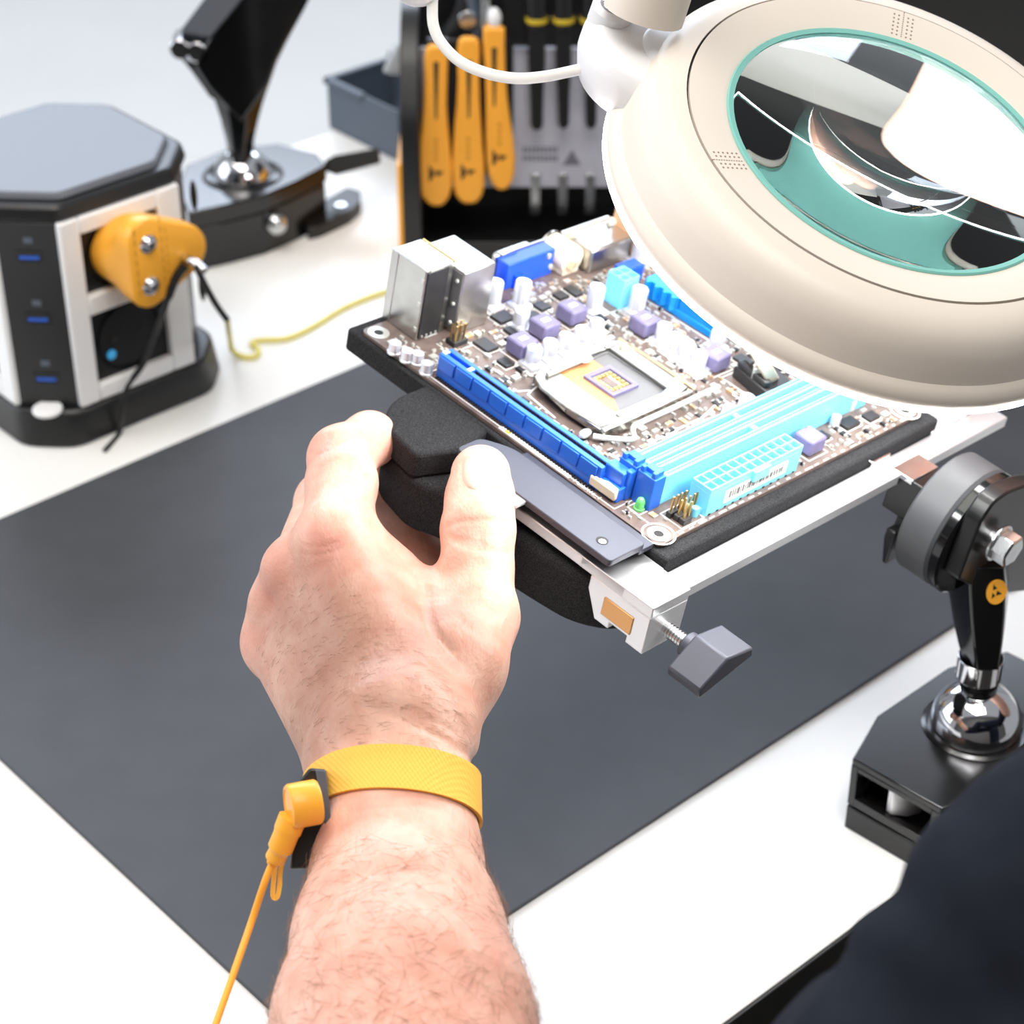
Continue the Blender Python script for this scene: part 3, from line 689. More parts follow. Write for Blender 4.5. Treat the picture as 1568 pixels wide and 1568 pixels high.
# processor socket
zone(27,90,59,106)
q = MB(); q.box(36,82,62,104,0,3.2); q.ringprism(rect(39,81,63,103),rect(43,77,66,100),3.2,4.0); sk = q.build('processor_socket', m_sock, mbd, bevel=.3)
q = MB(); q.prism([(43.2,66.2),(48,66.2),(54,76),(54,91),(67,91),(67,99.6),(43.2,99.6)],3.15,3.6); q.build('contact_field', m_peach, sk)  # L-shaped peach reflection on the contacts, painted as a plate
q = MB(); q.prism([(48.5,66.2),(76.8,66.2),(76.8,99.6),(67.3,99.6),(67.3,76)],3.15,3.5); q.build('contact_field', m_sock, sk)
q = MB(); q.ringprism(rect(53,69,75,92),rect(55,67,77,90),3.2,5.0); q.build('centre_wall', m_choke, sk, bevel=.2)
q = MB(); q.box(55,67,77,90,3.2,3.45)
q.build('centre_floor', m_smd, sk)
q = MB()
for k in range(5):
    for j in range(5):
        if not (1 <= j <= 3 and k in (1,2,3)): q.box(56+k*2.2,57.6+k*2.2,78+j*2.4,79.6+j*2.4,3.4,4.4)
q.build('centre_parts', m_gold, sk)
q = MB(); q.box(59,63,80,87.5,3.4,3.7); q.build('centre_chip', m_pcb, sk)
# steel load plate: two raised rails, hinge side, skirt
q = MB()
outp = rounded([(31,60.5),(85,60.5),(86,105),(38,105),(29.5,98),(28.5,78)],[1.5,1.5,3,4,4,3],3); 
inn = [(44,65.5),(76.5,65.5),(77.5,100.5),(44.5,100.5)]
inn = resample(inn,len(outp)); outp2 = resample(outp,len(outp))
q.ringprism(outp2,inn,4.6,5.8)
q.prism(rounded([(30,58.5),(85,58.5),(85,61),(30,61)],.6,2),.8,5.8)
lp_ = q.build('load_plate', m_frame, mbd, bevel=.35, label='steel load plate around the processor socket')
q = MB(); q.prism([(30,60),(38,60),(34,79),(29.2,79)],2,5.2); q.prism([(29,79),(35,79),(38,98),(33,101)],2.4,5.4); q.build('plate_skirt', m_frame, lp_, bevel=.6)
for x,y in ((46,101),(46,63.5),(79,101.5)): q = MB(); q.prism(rounded(rect(x-3.2,x+3.2,y-1.1,y+1.1),1,3),5.7,6.5); q.build('plate_tab', m_smd, lp_, bevel=.3)
q = MB(); q.box(80,88,66,70,0,5.2); q.box(80,88,94,101,0,5.4); q.box(86.4,89,62,103,0,3.8); q.tube([(87.4,60,5),(87.4,104,5)],1.1,n=10)
q.ball((84,97,5.6),2.6,12,8,None,(1.3,1,.7)); q.ball((84,68,5.4),2.2,12,8,None,(1.3,1,.7)); q.build('hinge', mat('warm plated steel',(226,206,172),.3,.9), lp_, bevel=.5)
lv = [(*bd(1100,592,4),4),(*bd(1030,625,5),5),(*bd(976,650,5),5),(*bd(969,660,4),4),(*bd(970,672,3),3),(*bd(940,672,3),3),(*bd(908,668,3),3)]
q = MB(); q.tube(smooth_path(lv,6),1.15,n=10); kx,ky = bd(896,664,3); q.ball((kx,ky,3),2.0,14,8,None,(1.7,1,.9)); q.build('lever', m_smd, lp_)
lv = [(*bd(838,574,6.5),6.5),(*bd(890,552,6.5),6.5),(*bd(902,548,6.5),6.5)]
q = MB(); q.tube(lv,1.0,n=8); kx,ky = bd(897,550,6.5); q.ball((kx,ky,6.6),2.4,14,8,None,(1.5,1,.5)); q.build('side_bar', m_smd, lp_)

# capacitors
cp = MB(); cp.box(-4.1,4.1,-4.1,4.1,0,1.6); cp.lathe([(3.4,1.6),(3.4,2.4),(3.1,2.8),(3.4,3.2),(3.4,8.3),(3.0,8.9),(0,8.9)],20); capo = None
cp_t = MB(); cp_t.box(-4.1,4.1,-4.1,4.1,0,1.6); cp_t.lathe([(3.7,1.6),(3.7,2.4),(3.4,2.8),(3.7,3.2),(3.7,12.3),(3.3,12.9),(0,12.9)],20)
def put(mb, name, m, lst, w, **kw):
    o0 = None
    for x,y in lst:
        zone(x-w,x+w,y-w,y+w)
        if o0 is None: o0 = mb.build(name,m,mbd,**kw); o0.location = (x*S,y*S,0); r0_ = (x,y)
        else: dup(o0,(x-r0_[0],y-r0_[1],0))
    return o0
put(cp,'capacitor',m_cap,[bd(814,560),bd(838,550),bd(862,540),bd(886,530),bd(909,518)]+[bd(1012,524),bd(1030,540),bd(1047,553),bd(1066,567)]+[bd(795,503),bd(1095,533),bd(1112,651),bd(1138,634)],4.2)
put(cp_t,'tall_capacitor',m_cap,[bd(907,477),bd(972,480),bd(795,470),bd(752,470),bd(976,402)],4.4)
cps = MB(); cps.lathe([(0,0),(2.9,0),(2.9,.8),(2.6,1),(2.6,5),(0,5.2)],16)
put(cps,'small_capacitor',m_cap,[bd(603,540),bd(622,552),bd(638,556),bd(652,571)],2.9)
# chokes
ck = MB(); ck.box(-5,5,-5,5,.4,7.6); cko = put(ck,'choke',m_choke,[(47.5,122.5),(66.5,128),(86,130.5),(108,107.5),(115,72.5),(102.5,10.2)],5.6,bevel=1)
mk = MB(); mk.box(-2,2,-1.2,1.2,7.58,7.7)
mk0 = None
for o in [c for c in COL.objects if c.name.split('.')[0] == 'choke']:
    if mk0 is None: mk0 = mk.build('choke_mark', m_silk, o); MW[mk0.name] = MW[o.name]
    else:
        c = mk0.copy(); COL.objects.link(c); c.parent = o
# 4-pin power connector
zone(107,120,126,138)
x,y = bd(946,462)
q = MB(); q.box(x-5,x+5,y-5,y+5,0,13); q.ringprism(rect(x-5,x+5,y-5,y+5),rect(x-4.3,x+4.3,y-4.3,y+4.3),13,14.6); q.box(x-.4,x+.4,y-5,y+5,13,14.5); q.box(x-5,x+5,y-.4,y+.4,13,14.5)
e12 = q.build('small_power_connector', m_cyan, mbd, bevel=.3, label='pale blue square 4 pin power connector')
for dx in (-2.3,2.3):
    for dy in (-2.3,2.3): p = MB(); p.prism(rect(x+dx-1.2,x+dx+1.2,y+dy-1.2,y+dy+1.2,.4,2),13,13.9); p.build('pin_cavity', m_cyan_d, e12)
# blue heatsink and blue connector
zone(130,152,86,132); zone(126,142,134,148)
q = MB(); q.box(131,152,88,130,0,3.5)
hs = q.build('heatsink', m_sink, mbd, bevel=.4, label='bright blue finned heatsink partly under the lamp')
for k in range(7): f_ = MB(); f_.box(131.4+k*3,133+k*3,88.5,108,3.5,9); f_.build('fin', m_sink, hs, bevel=.2)
f_ = MB(); f_.prism([(131,109),(152,109),(152,129),(131,129)],3.5,9); f_.build('fin_block', m_sink, hs, bevel=.3)
for k in range(4): f_ = MB(); f_.prism([(131,110+k*5),(131,113+k*5),(128.6,111.5+k*5)],2,9); f_.build('fin_point', m_sink, hs, bevel=.2)
bc_ = boxpart('drive_connector', m_vga, 128,141,138,145,0,8,.5); boxpart('jumper', m_ic, 127,130,134,137,0,9,.4,bc_)
boxpart('usb_header', m_cyan, 140,150,76,84,0,6,.4)
# battery in its upright holder
zone(112,130,38,64)
hx,hy = bd(1165,600)
q = MB(); q.prism([(112,42),(128,38),(131,50),(116,63)],0,6); q.prism([(113,44),(117,43),(120,61),(116,62)],6,9); bh = q.build('battery_holder', m_ic, mbd, bevel=.8, label='black upright coin cell holder')
q = MB(); q.cyl((119.4,54.6,9.6),(123.2,52.4,13),9.8,n=32); q.build('coin_cell', mat('coin cell steel',(214,198,176),.38,.7), bh, bevel=.6, label='shiny coin cell')
q = MB(); q.prism([(114,52),(121,47),(123,49),(117,54)],6,11); q.build('cell_spring', m_smd, bh, bevel=.4)
# chips and small parts
for x,y,w,h,z in ((38,134,7,9,1.4),(57,136,8,6,1.6),(72,140,7,6,1.5),(82,144,6,6,1.4),(96,146,6,5,1.5),(113,12,9,5,1.6),(133,12,9,6,1.6),(146,10,7,5,1.4),(36,120,5,6,1.4),(60,146,9,7,1.5),(104,146,5,8,1.3),(140,60,12,12,1.8),(20,110,8,8,1.5),(22,96,5,4,1.2),(98,124,5,5,1.3),(130,68,6,8,1.4)):
    zone(x-w/2,x+w/2,y-h/2,y+h/2); boxpart('chip', m_ic, x-w/2,x+w/2,y-h/2,y+h/2,.2,z,.2)
def free(x,y,w,h): return all(x+w < a or x > b_ or y+h < c_ or y > d for a,b_,c_,d in ZONES)
grp = {0:MB(),1:MB(),2:MB()}
ol = MB()                                                      # printed outlines around the larger components
for (xa,xb,ya,yb) in ZONES:
    if xb-xa > 60 or xa < 1 or xb > 169 or ya < 1 or yb > 169: continue
    for r_ in ((xa,xb,ya,ya+.45),(xa,xb,yb-.45,yb),(xa,xa+.45,ya,yb),(xb-.45,xb,ya,yb)): ol.box(*r_,.03,.085)
ol.build('outline_print', m_silk, mbd, fix=False, stuff=True)
for k in range(5200):
    x,y = rnd.uniform(1.5,166),rnd.uniform(1.5,168); k_ = rnd.random()
    w,h = rnd.choice(((1.0,2.0),(2.0,1.0),(1.6,3.2),(3.2,1.6),(1.0,1.0),(2.6,2.6),(.8,1.6),(3.6,2.8),(2.2,4.4),(1.4,2.4)))
    if not free(x,y,w,h): continue
    ZONES.append((x-.35,x+w+.35,y-.35,y+h+.35))
    z = rnd.uniform(.5,1.5)
    i = 0 if k_ < .62 else (1 if k_ < .78 else 2)
    grp[i].box(x,x+w,y,y+h,.02,z)
    if i: 
        if w > h: grp[0].box(x-.3,x+.25,y,y+h,.02,z+.03); grp[0].box(x+w-.25,x+w+.3,y,y+h,.02,z+.03)
        else: grp[0].box(x,x+w,y-.3,y+.25,.02,z+.03); grp[0].box(x,x+w,y+h-.25,y+h+.3,.02,z+.03)
for i,m in ((0,m_smd),(1,m_smd_b),(2,m_ic)): grp[i].build('surface_mount_parts', m, mbd, stuff=True, fix=False)
for x,y in ((150,20),(143,19),(127,15)): q = MB(); q.cyl((x,y,0),(x,y,5),2.2,n=14); q.build('crystal_can', m_cap, mbd, bevel=.5)

# ------------------------------------------------------------------ board holder with foam cushions on a ball-jointed stand
SB = Vector((204.7,715.3,0))
hold = thing('board_holder', 'silver and black board holder on ball-jointed stand at right', 'board holder', Matrix.Translation(SB))
def bw_(mb): mb.v = [tuple(BM @ Vector(v)) for v in mb.v]; return mb
def hb(name, m, mb, parent=None, **kw): return bw_(mb).build(name, m, parent or hold, True, **kw)
q = MB(); q.box(-22,215,-17.5,-6.5,-13,-8); hb('front_rail', m_alu, q, bevel=.5)
q = MB(); q.box(-24.5,-3,-6.5,84,-10,-5); hb('side_rail', m_alu, q, bevel=.5)
q = MB(); q.box(172,196,-7,190,-12,-7); hb('far_side_rail', m_alu, q, bevel=.5)
q = MB(); q.box(-24.5,-3.5,-20.5,16,-10,-5)
q.prism([(-20.5,-10),(-20.5,-27),(-12,-27),(-12,-24),(-3,-24),(-3,-27),(4,-27),(10,-16),(10,-10)],-24.5,-3.5,frame((0,0,0),(0,1,0),(0,0,1),(1,0,0)))
cb = hb('corner_block', m_alu, q, bevel=.4)
q = MB(); q.box(-25,-23.9,-13.5,1.5,-22.5,-14.5); hb('copper_insert', mat('copper insert',(214,160,104),.35,.7), q, cb, bevel=.3, label='copper coloured insert in the corner block')
q = MB(); q.cyl((-13.5,-20.5,-19),(-13.5,-33,-19),2.6,n=16)
for k in range(8): q.cyl((-13.5,-21.5-k*1.3,-19),(-13.5,-22.1-k*1.3,-19),3.0,n=16)
ts = hb('clamp_screw', m_steel, q)
q = MB(); q.cyl((-13.5,-31,-19),(-13.5,-37,-19),5.2,n=18); hb('screw_collar', m_plate, q, ts, bevel=.6)
kn = at_pl  # wing knob: a bent two-leaf paddle around the screw axis
q = MB(); ax = Vector((0,-1,0)); 
def wing(c, ln, wd, rot, y0, y1):
    u_ = Vector((math.cos(rot),0,math.sin(rot))); w_ = Vector((-math.sin(rot),0,math.cos(rot)))
    secs = []
    prof = [(-ln,-2.2),(-ln,2.4),(0,8.5),(ln,2.4),(ln,-2.2),(0,-2.2)]
    for y in (y0,y1): secs.append([tuple(Vector(c)+u_*a+w_*b_+Vector((0,y,0))) for a,b_ in prof])
    return secs
q.loft(wing((-13.5,-37,-19),14.5,8,math.radians(14),2,-14)); hb('wing_knob', m_plate, q, ts, bevel=.9)
q = MB(); q.prism(rounded([(-27,1.5),(-7,1.5),(-7,72),(-14,84),(-27,84)],[2,2,6,3,3],4),.2,3.2)
jp = hb('jaw_plate', m_plate, q, bevel=.4, label='flat dark plate gripping the board edge')
hx_,hy_ = bd(922,828,3.2); q = MB(); q.cyl((hx_,hy_,3.1),(hx_,hy_,3.35),2.4,n=18); o = hb('plate_hole', m_dark, q, jp)
q = MB(); q.cyl((hx_-.4,hy_-.5,3.3),(hx_-.4,hy_-.5,3.45),1.5,n=14); hb('hole_glint', m_alu, q, jp)
q = MB(); q.box(-9,-1,2,70,-2,.2); hb('plate_lip', m_plate, q, jp, bevel=.3)
tx,ty = bd(792,762,2); q = MB(); q.prism(rounded([(tx-5,ty-4),(tx+3.5,ty-4),(tx+3.5,ty+6),(tx-5,ty+6)],[1,3,4,1],4),1,2.6); hb('clear_tab', m_clear, q, bevel=.3, label='small clear plastic tab beside the thumb')
# foam
q = MB(); q.prism(rounded([(4,128),(-20,128),(-35,117),(-38,94),(-22,88),(4,92)],[4,12,12,3,1,2],6),-14,-2.4); hb('foam_pad', m_foam, q, bevel=1.5, segs=3)
q = MB(); q.prism(rounded([(12,127),(-20,127),(-33,117),(-38,92),(-31,80),(-28,40),(-24,14),(-12,0),(12,0)],[6,16,14,10,8,20,14,8,4],6),-38,-14); hb('foam_cushion', m_foam, q, bevel=7, segs=5)
q = MB(); q.prism(rect(-2,176,-6,176,2),-12,-PT-.3); hb('foam_bed', m_foam, q, bevel=1)
# right-hand clamp, wheel, yoke
CXB, CZB = 151, -24
BUl = Vector((0,0,0))
def ypx(px,py,y=-60):
    q_ = Vector(at_pl(px,py,np.array(BF+BU*y),np.array(BU)))-BF; return q_.dot(BV), q_.dot(BN)
PB = Vector((ypx(1518,824)[0],-60,ypx(1518,824)[1]))
q = MB(); q.box(134,152,-52,-14,-26,-7.2); hb('clamp_block', m_gloss, q, bevel=.6)
q = MB(); q.box(133.6,152.4,-24,-13.4,-9,-6.6); hb('clamp_cap', m_chrome, q, bevel=.3)
q = MB(); q.box(126,139,-8,3,-14,-4.6); hb('board_clip', m_chrome, q, bevel=.3)
q = MB(); q.cyl((138,-24,-26),(138,-24,-33),3.2,n=14); q.loft([[tuple(Vector((138,-24,0))+Vector((a,b_,z))) for a,b_ in ((-8,-2.4),(8,-2.4),(8,2.4),(-8,2.4))] for z in (-31,-36)]+[[tuple(Vector((138,-24,0))+Vector((a,b_,-50))) for a,b_ in ((-4.5,-1.2),(4.5,-1.2),(4.5,1.2),(-4.5,1.2))]]); hb('wing_screw', m_black, q, bevel=.7)
DFm = lambda y: frame((CXB,y,CZB),(1,0,0),(0,0,1),(0,-1,0))
q = MB(); q.lathe([(0,0),(26.5,0),(28,1.2),(28,15.5),(26.5,17),(0,17)],64,DFm(-30)); hb('friction_wheel', m_grey_disc, q)
q = MB(); q.lathe([(0,0),(27,0),(28,.8),(28,4.4),(27,5.2),(0,5.2)],64,DFm(-47)); hb('wheel_flange', m_gloss, q)
DFm = lambda y: frame(PB-BUl*0+Vector((0,y+60,0)),(1,0,0),(0,0,1),(0,-1,0))
q = MB(); q.lathe([(0,0),(5,0),(5,6),(0,6)],24,DFm(-58)); q.lathe([(0,0),(8.4,0),(8.4,1.4),(0,1.4)],32,DFm(-63))
q.lathe([(0,0),(7.2,0),(7.2,6.4),(6.2,7.2),(0,7.2)],6,DFm(-64.4)); hb('pivot_bolt', m_steel, q, bevel=.3)
# yoke plate between flange and bolt: follows the board axes, then the post drops vertically
q = MB(); prof = [ypx(*p) for p in ((1468,888),(1484,845),(1502,800),(1522,770),(1545,753),(1575,742),(1620,738),(1650,790),(1630,860),(1575,905),(1520,912))]
q.prism(rounded(prof,2,2),52,60,frame((0,0,0),(1,0,0),(0,0,1),(0,-1,0))); hb('yoke', mat('satin black metal',(16,16,17),.3,spec=.35), q, bevel=1)
def vx(px,py,Y): p = at_y(px,py,Y); return Vector(p)
q = MB(); rows = [((1472,1003),(1529,1003)),((1462,960),(1537,960)),((1455,920),(1542,915)),((1451,880),(1544,872)),((1456,850),(1540,845))]
YP = SB.y
secs = []
for (xl,yl),(xr,yr) in rows:
    l = vx(xl,yl,YP); r = vx(xr,yr,YP); c0 = (l+r)/2; hwid = (r-l).length/2
    secs.append([(c0.x+a*hwid,c0.y+e*11,c0.z) for a,e in ((-.95,-.1),(-.42,-1),(.75,-1),(1,-.2),(1,.5),(.5,1),(-.5,1),(-1,.5))])
q.loft(secs); q.build('post', m_gloss, hold, True, bevel=.8)
zc = secs[0][0][2]
c0 = vx(1500,1020,YP)
q = MB(); q.lathe([(9.6,-5),(10.2,-4.4),(10.2,4.4),(9.6,5)],6,Matrix.Translation(c0) @ rotz(.2)); q.lathe([(0,-5.2),(9.8,-5.2),(9.8,5.2),(0,5.2)],32,Matrix.Translation(c0)); q.build('lock_nut', m_chrome, hold, True, bevel=.3)
q = MB(); q.cyl(vx(1497,1078,YP),vx(1500,1032,YP),7,9,n=24); q.build('neck', m_gloss, hold, True, bevel=.6)
q = MB(); q.ball((SB.x-.5,SB.y,42),20,48,28); q.build('ball', m_chrome, hold, True)
q = MB(); q.lathe([(19.6,-1),(20,1.2),(22.4,1.4),(24,.4),(24,-1)],48,Matrix.Translation((SB.x,SB.y,39.5))); q.build('ball_ring', m_black_paint, hold, True)
pA = [(147.1,693.5),(162.2,722.7),(199.6,757.2),(229,769.5)]
octg = pA+[(2*SB.x-x,2*SB.y-y) for x,y in pA]
q = MB(); q.prism(octg,36,39.5); q.build('base_cover', m_black_paint, hold, True, bevel=.7)
q = MB(); q.prism(octg,0,12.5); q.build('base_plate', m_black, hold, True, bevel=.6)
def inset(poly,d):
    c_ = Vector((SB.x,SB.y)); return [tuple(c_+(Vector(p)-c_)*(1-d/((Vector(p)-c_).length))) for p in poly]
q = MB(); n8 = 8
for i in range(8):
    a,c_ = octg[i],octg[(i+1)%8]; a2,c2 = inset(octg,4)[i],inset(octg,4)[(i+1)%8]
    if i == 7:
        def L_(t): return (octg[7][0]*(1-t)+octg[0][0]*t, octg[7][1]*(1-t)+octg[0][1]*t)
        i4 = inset(octg,4)
        def L2(t): return (i4[7][0]*(1-t)+i4[0][0]*t, i4[7][1]*(1-t)+i4[0][1]*t)
        for t0,t1,z0,z1 in ((0,.1,14,36),(.93,1,14,36),(.1,.93,14,18.5),(.1,.93,33.5,36)):
            q.prism([L_(t0),L_(t1),L2(t1),L2(t0)],z0,z1)
    else: q.prism([a,c_,c2,a2],14,36)
q.build('base_housing', m_black_paint, hold, True, bevel=.3)
q = MB(); q.prism(inset(octg,6),12.4,14.2); q.build('base_gap', m_dark, hold, True)
am = Vector(((octg[7][0]+octg[0][0])/2,(octg[7][1]+octg[0][1])/2,0)); dirn = (Vector(octg[7])-Vector(octg[0])).normalized(); inw = Vector((-dirn.y,dirn.x)) 
if inw.dot(Vector((SB.x,SB.y))-Vector(octg[0])) < 0: inw = -inw
q = MB(); p0_ = Vector((octg[0][0],octg[0][1]))
q.prism([tuple(p0_+dirn*(18+a)+inw*(3+c_)) for a,c_ in ((0,0),(3,-1),(9,3),(12,9),(9,10),(6,6),(0,4))],19,33); q.build('clamp_lever', m_alu, hold, True, bevel=.5)
# ESD sticker on the post
c0 = vx(1526,906,YP-11.3); nrm = Vector((.12,-1,.05)).normalized(); ux = Vector((1,.12,0)).normalized(); uz = nrm.cross(ux)*-1
if uz.z < 0: uz = -uz
SMx = frame(c0,ux,uz,nrm)
q = MB(); q.prism(circ(0,0,4.3,28,6.0),-.5,.5,SMx); sko = q.build('warning_sticker', m_yellow, hold, True, label='round yellow sticker with a black hand triangle')
q = MB(); q.prism([(-1.9,4),(-1.9,1.2),(-.2,2)],.5,.62,SMx); q.prism([(-2,-3),(-1.9,0),(-.6,-1.6)],.5,.62,SMx); q.prism([(0,.8),(2.2,-.8),(-.2,-1.6)],.5,.62,SMx); q.build('sticker_symbol', m_print, sko, True)
# fittings behind the wheel on the far rail
q = MB(); q.box(196,214,-7,40,-14,-4); q.box(178,206,8,26,-7,2); hb('rail_clamp', m_alu, q, bevel=.6)
q = MB(); q.cyl((200,2,-4),(200,2,4),3.4,n=16); hb('clamp_bolt', m_chrome, q, bevel=.3)
q = MB(); q.cyl((188,16,2),(188,16,7),4,n=6); hb('clamp_bolt', m_chrome, q, bevel=.3)

# ------------------------------------------------------------------ magnifier lamp
LC = Vector((138.36,702.6,320.5)); LN = Vector((.257,-.284,0)); LN.z = math.sqrt(1-LN.dot(LN))
LX = (Vector((1,0,0))-LN*LN.x).normalized(); LY = LN.cross(LX)
LM = frame(LC,LX,LY,LN)
lamp = thing('magnifier_lamp', 'round cream and white magnifier lamp hanging over the motherboard', 'lamp', LM)
q = MB(); q.lathe([(63.2,-.6),(64,0),(66,.6),(78.6,2.9),(79.1,2.9),(79.1,.4),(80.0,.4),(80.0,2.6),(84,2.2),(89,.2),(93,-4),(95.4,-10),(96.6,-17),(97.2,-19.5),(98.6,-20.6),(100.2,-22.4),(100.9,-25),(100.9,-28),(99.5,-28.6),(97,-28.6),(97,-26),(71,-24.5),(68,-7),(65.4,-4)],128,None,True)
q.build('housing', m_lamp, lamp, ang=28)
q = MB(); q.lathe([(78.9,.3),(80.2,.3),(80.2,1.2),(78.9,1.2)],128,None,True); q.build('seam', m_dark, lamp)
q = MB(); q.lathe([(72,-26.2),(97,-28.8),(101.5,-28.2),(101.5,-29.4),(97,-30),(72,-27.6)],96,None,True); q.build('led_ring', m_led, lamp, label='glowing white light ring under the rim')
q = MB(); sag = 8.5; Rl = (63.4**2+sag**2)/(2*sag); prof = [(0.0,-sag-1)]
prof = [(63.4*t, -1-(math.sqrt(Rl*Rl-(63.4*t)**2)-(Rl-sag))) for t in np.linspace(0.02,1,20)]; prof2 = [(63.4*t, -1+(math.sqrt(Rl*Rl-(63.4*t)**2)-(Rl-sag))) for t in np.linspace(1,.02,20)]
q.lathe([(0.001,-1-sag)]+prof+prof2+[(0.001,-1+sag)],96); q.build('lens', m_glass, lamp, ang=60, label='greenish magnifying glass lens')
q = MB(); q.lathe([(65.0,-5.5),(66.6,-8),(69.8,-25),(70.8,-25),(67.4,-8),(65.6,-5)],96,None,True); q.build('inner_barrel', m_teal, lamp)  # barrel coloured teal to imitate the tint refracted at the lens edge
q = MB(); q.lathe([(61.6,-.2),(61.6,.35),(63.6,.9),(64.2,.2),(63.3,-.6)],96,None,True); q.build('lens_ring', m_teal, lamp, label='thin teal ring around the glass')  # added ring, carries the refracted edge tint in its colour
def lpx(px,py,z): p = Vector(at_pl(px,py,np.array(LC+LN*z),np.array(LN)))-LC; return Vector((p.dot(LX),p.dot(LY),z))
q = MB()
for (px,py),(dx,dy) in (((1383,22),(0,1)),((1120,245),(1,.32))):
    a0 = lpx(px,py,1.8); rad = Vector((a0.x,a0.y,0)).normalized(); tn = Vector((-rad.y,rad.x,0)); rmid = 71.5
    for i in range(6):
        for j in (-2,-1,1,2):
            p = rad*(66.5+i*2)+tn*(j*1.9); z = .6+(p.length-66)*(2.3/12.6)
            q.cyl((p.x,p.y,z-.2),(p.x,p.y,z+.12),.42,n=6)
    for i in range(12):
        p = rad*(66+i*1.1); z = .6+(p.length-66)*(2.3/12.6); M_ = frame((p.x,p.y,z),rad,tn,(0,0,1)); q.box(0,1.1,-.22,.22,-.2,.12,M_)
q.build('vent_dots', mat('vent shade',(150,128,108),.6), lamp, stuff=True)
# knuckle at upper left
k0 = lpx(984,78,-13)
KM = Matrix.Translation(k0)
q = MB(); q.lathe([(0,-17),(17,-17),(21.5,-13),(23.5,-6),(23.5,0),(22,5),(18,8),(0,8.4)],40,KM @ Matrix.Diagonal((1.0,1.2,1,1)))
q.lathe([(0,-14),(15,-14),(18,-8),(18,4),(14,8),(0,8)],32,Matrix.Translation(k0*.86))
q.build('knuckle', m_lampw, lamp, ang=50)
sc0 = lpx(938,16,-3)
q = MB(); q.lathe([(0,-6),(8,-6),(8,1),(6.8,2.4),(5.4,2.4),(5,.4),(0,.4)],24,Matrix.Translation(sc0)); kb = q.build('screw_boss', m_lampw, lamp)
q = MB(); q.lathe([(0,.5),(4.8,.5),(4.4,2.6),(3,3.6),(0,3.8)],20,Matrix.Translation(sc0)); q.box(-3.4,3.4,-.5,.5,3.4,4.0,Matrix.Translation(sc0)); q.build('knuckle_screw', m_chrome, kb)
W0 = LM @ lpx(985,22,4)
el = Vector(at_d(640,-42,800))
up0 = LM @ (lpx(985,22,4)+Vector((4,16,46)))
q = MB(); q.tube(smooth_path([tuple(W0),tuple((W0+up0)/2+Vector((0,0,4))),tuple(up0)],8),[15]*6+[13]*11,n=24); q.build('neck', m_lamp, lamp, True)
q = MB(); q.ball(tuple(el),12.8,24,16); q.build('elbow', m_lampw, lamp, True)
wallp = DK @ Vector((1400,back_y-50,700))
q = MB(); q.tube([tuple(up0),tuple(up0+Vector((10,60,90))),tuple(up0+Vector((60,300,260)))],8,n=16); q.tube([tuple(up0+Vector((60,300,260))),tuple(wallp)],8,n=16); q.tube([tuple(wallp),tuple(wallp-Vector((0,0,698)))],9,n=16); q.tube([tuple(el),tuple(el+Vector((20,50,120))),tuple(up0+Vector((10,60,90)))],6,n=14); q.build('arm', m_lampw, lamp, True)
q = MB(); q.box(-30,30,-30,30,0,30,DK @ Matrix.Translation((1400,back_y-50,0))); q.build('desk_clamp', m_lampw, lamp, True, bevel=3)
q = MB(); q.tube(smooth_path([tuple(at_d(x,y,D)) for x,y,D in ((664,-30,800),(662,10,800),(664,40,799),(676,66,798),(704,94,796),(745,112,792),(790,120,786),(835,117,780),(880,108,774),(925,98,768))],8),2.15,n=14); q.build('power_cable', m_cable, lamp, True, label='white cable looping from elbow to lamp knuckle')

# ------------------------------------------------------------------ the person: bare left arm and hand, dark sleeve at right
class Field:
    """signed distance built from rounded, optionally flattened cones blended smoothly"""
    def __init__(s): s.p = []; s.cuts = []
    def cone(s, a, b, ra, rb, k=6., flat=1., w=None): s.p.append((np.array(a,float),np.array(b,float),ra,rb,k,flat,None if w is None else np.array(w,float))); return s
    def cut(s, pts, r, depth): s.cuts.append(([np.array(p,float) for p in pts], r, depth))
    @staticmethod
    def seg(P, a, b):
        ba = b-a; t = np.clip(((P-a) @ ba)/max(ba @ ba,1e-9),0,1); return t, P-(a+t[:,None]*ba)
    def __call__(s, P, far=None):
        d = None
        for a,b,ra,rb,k,flat,w in s.p:
            t,q = s.seg(P,a,b)
            if w is not None:
                c_ = q @ w; L = np.sqrt(np.maximum((q*q).sum(1)-c_*c_+(c_/flat)**2,1e-9))
            else: L = np.sqrt((q*q).sum(1))
            e = L-(ra+(rb-ra)*t)
            if w is not None: e = e*(flat if flat < 1 else 1)**.5
            if d is None: d = e
            else:
                h = np.clip(.5+.5*(d-e)/k,0,1); d = d*(1-h)+e*h-k*h*(1-h)
        for pts,r,dep in s.cuts:
            m = None
            for i in range(len(pts)-1):
                t,q = s.seg(P,pts[i],pts[i+1]); e = (q*q).sum(1); m = e if m is None else np.minimum(m,e)
            d = d+dep*np.exp(-m/(r*r))
        return d
    def grad(s, P, h=.25):
        return np.stack([(s(P+np.eye(3)[i]*h)-s(P-np.eye(3)[i]*h))/(2*h) for i in range(3)],1)
    def hit(s, O, D, t0=0., steps=60):
        """march rays O + t D (unit D) to the surface"""
        t = np.full(len(O),t0,float)
        for _ in range(steps): t += .8*s(O+D*t[:,None])
        return O+D*t[:,None]
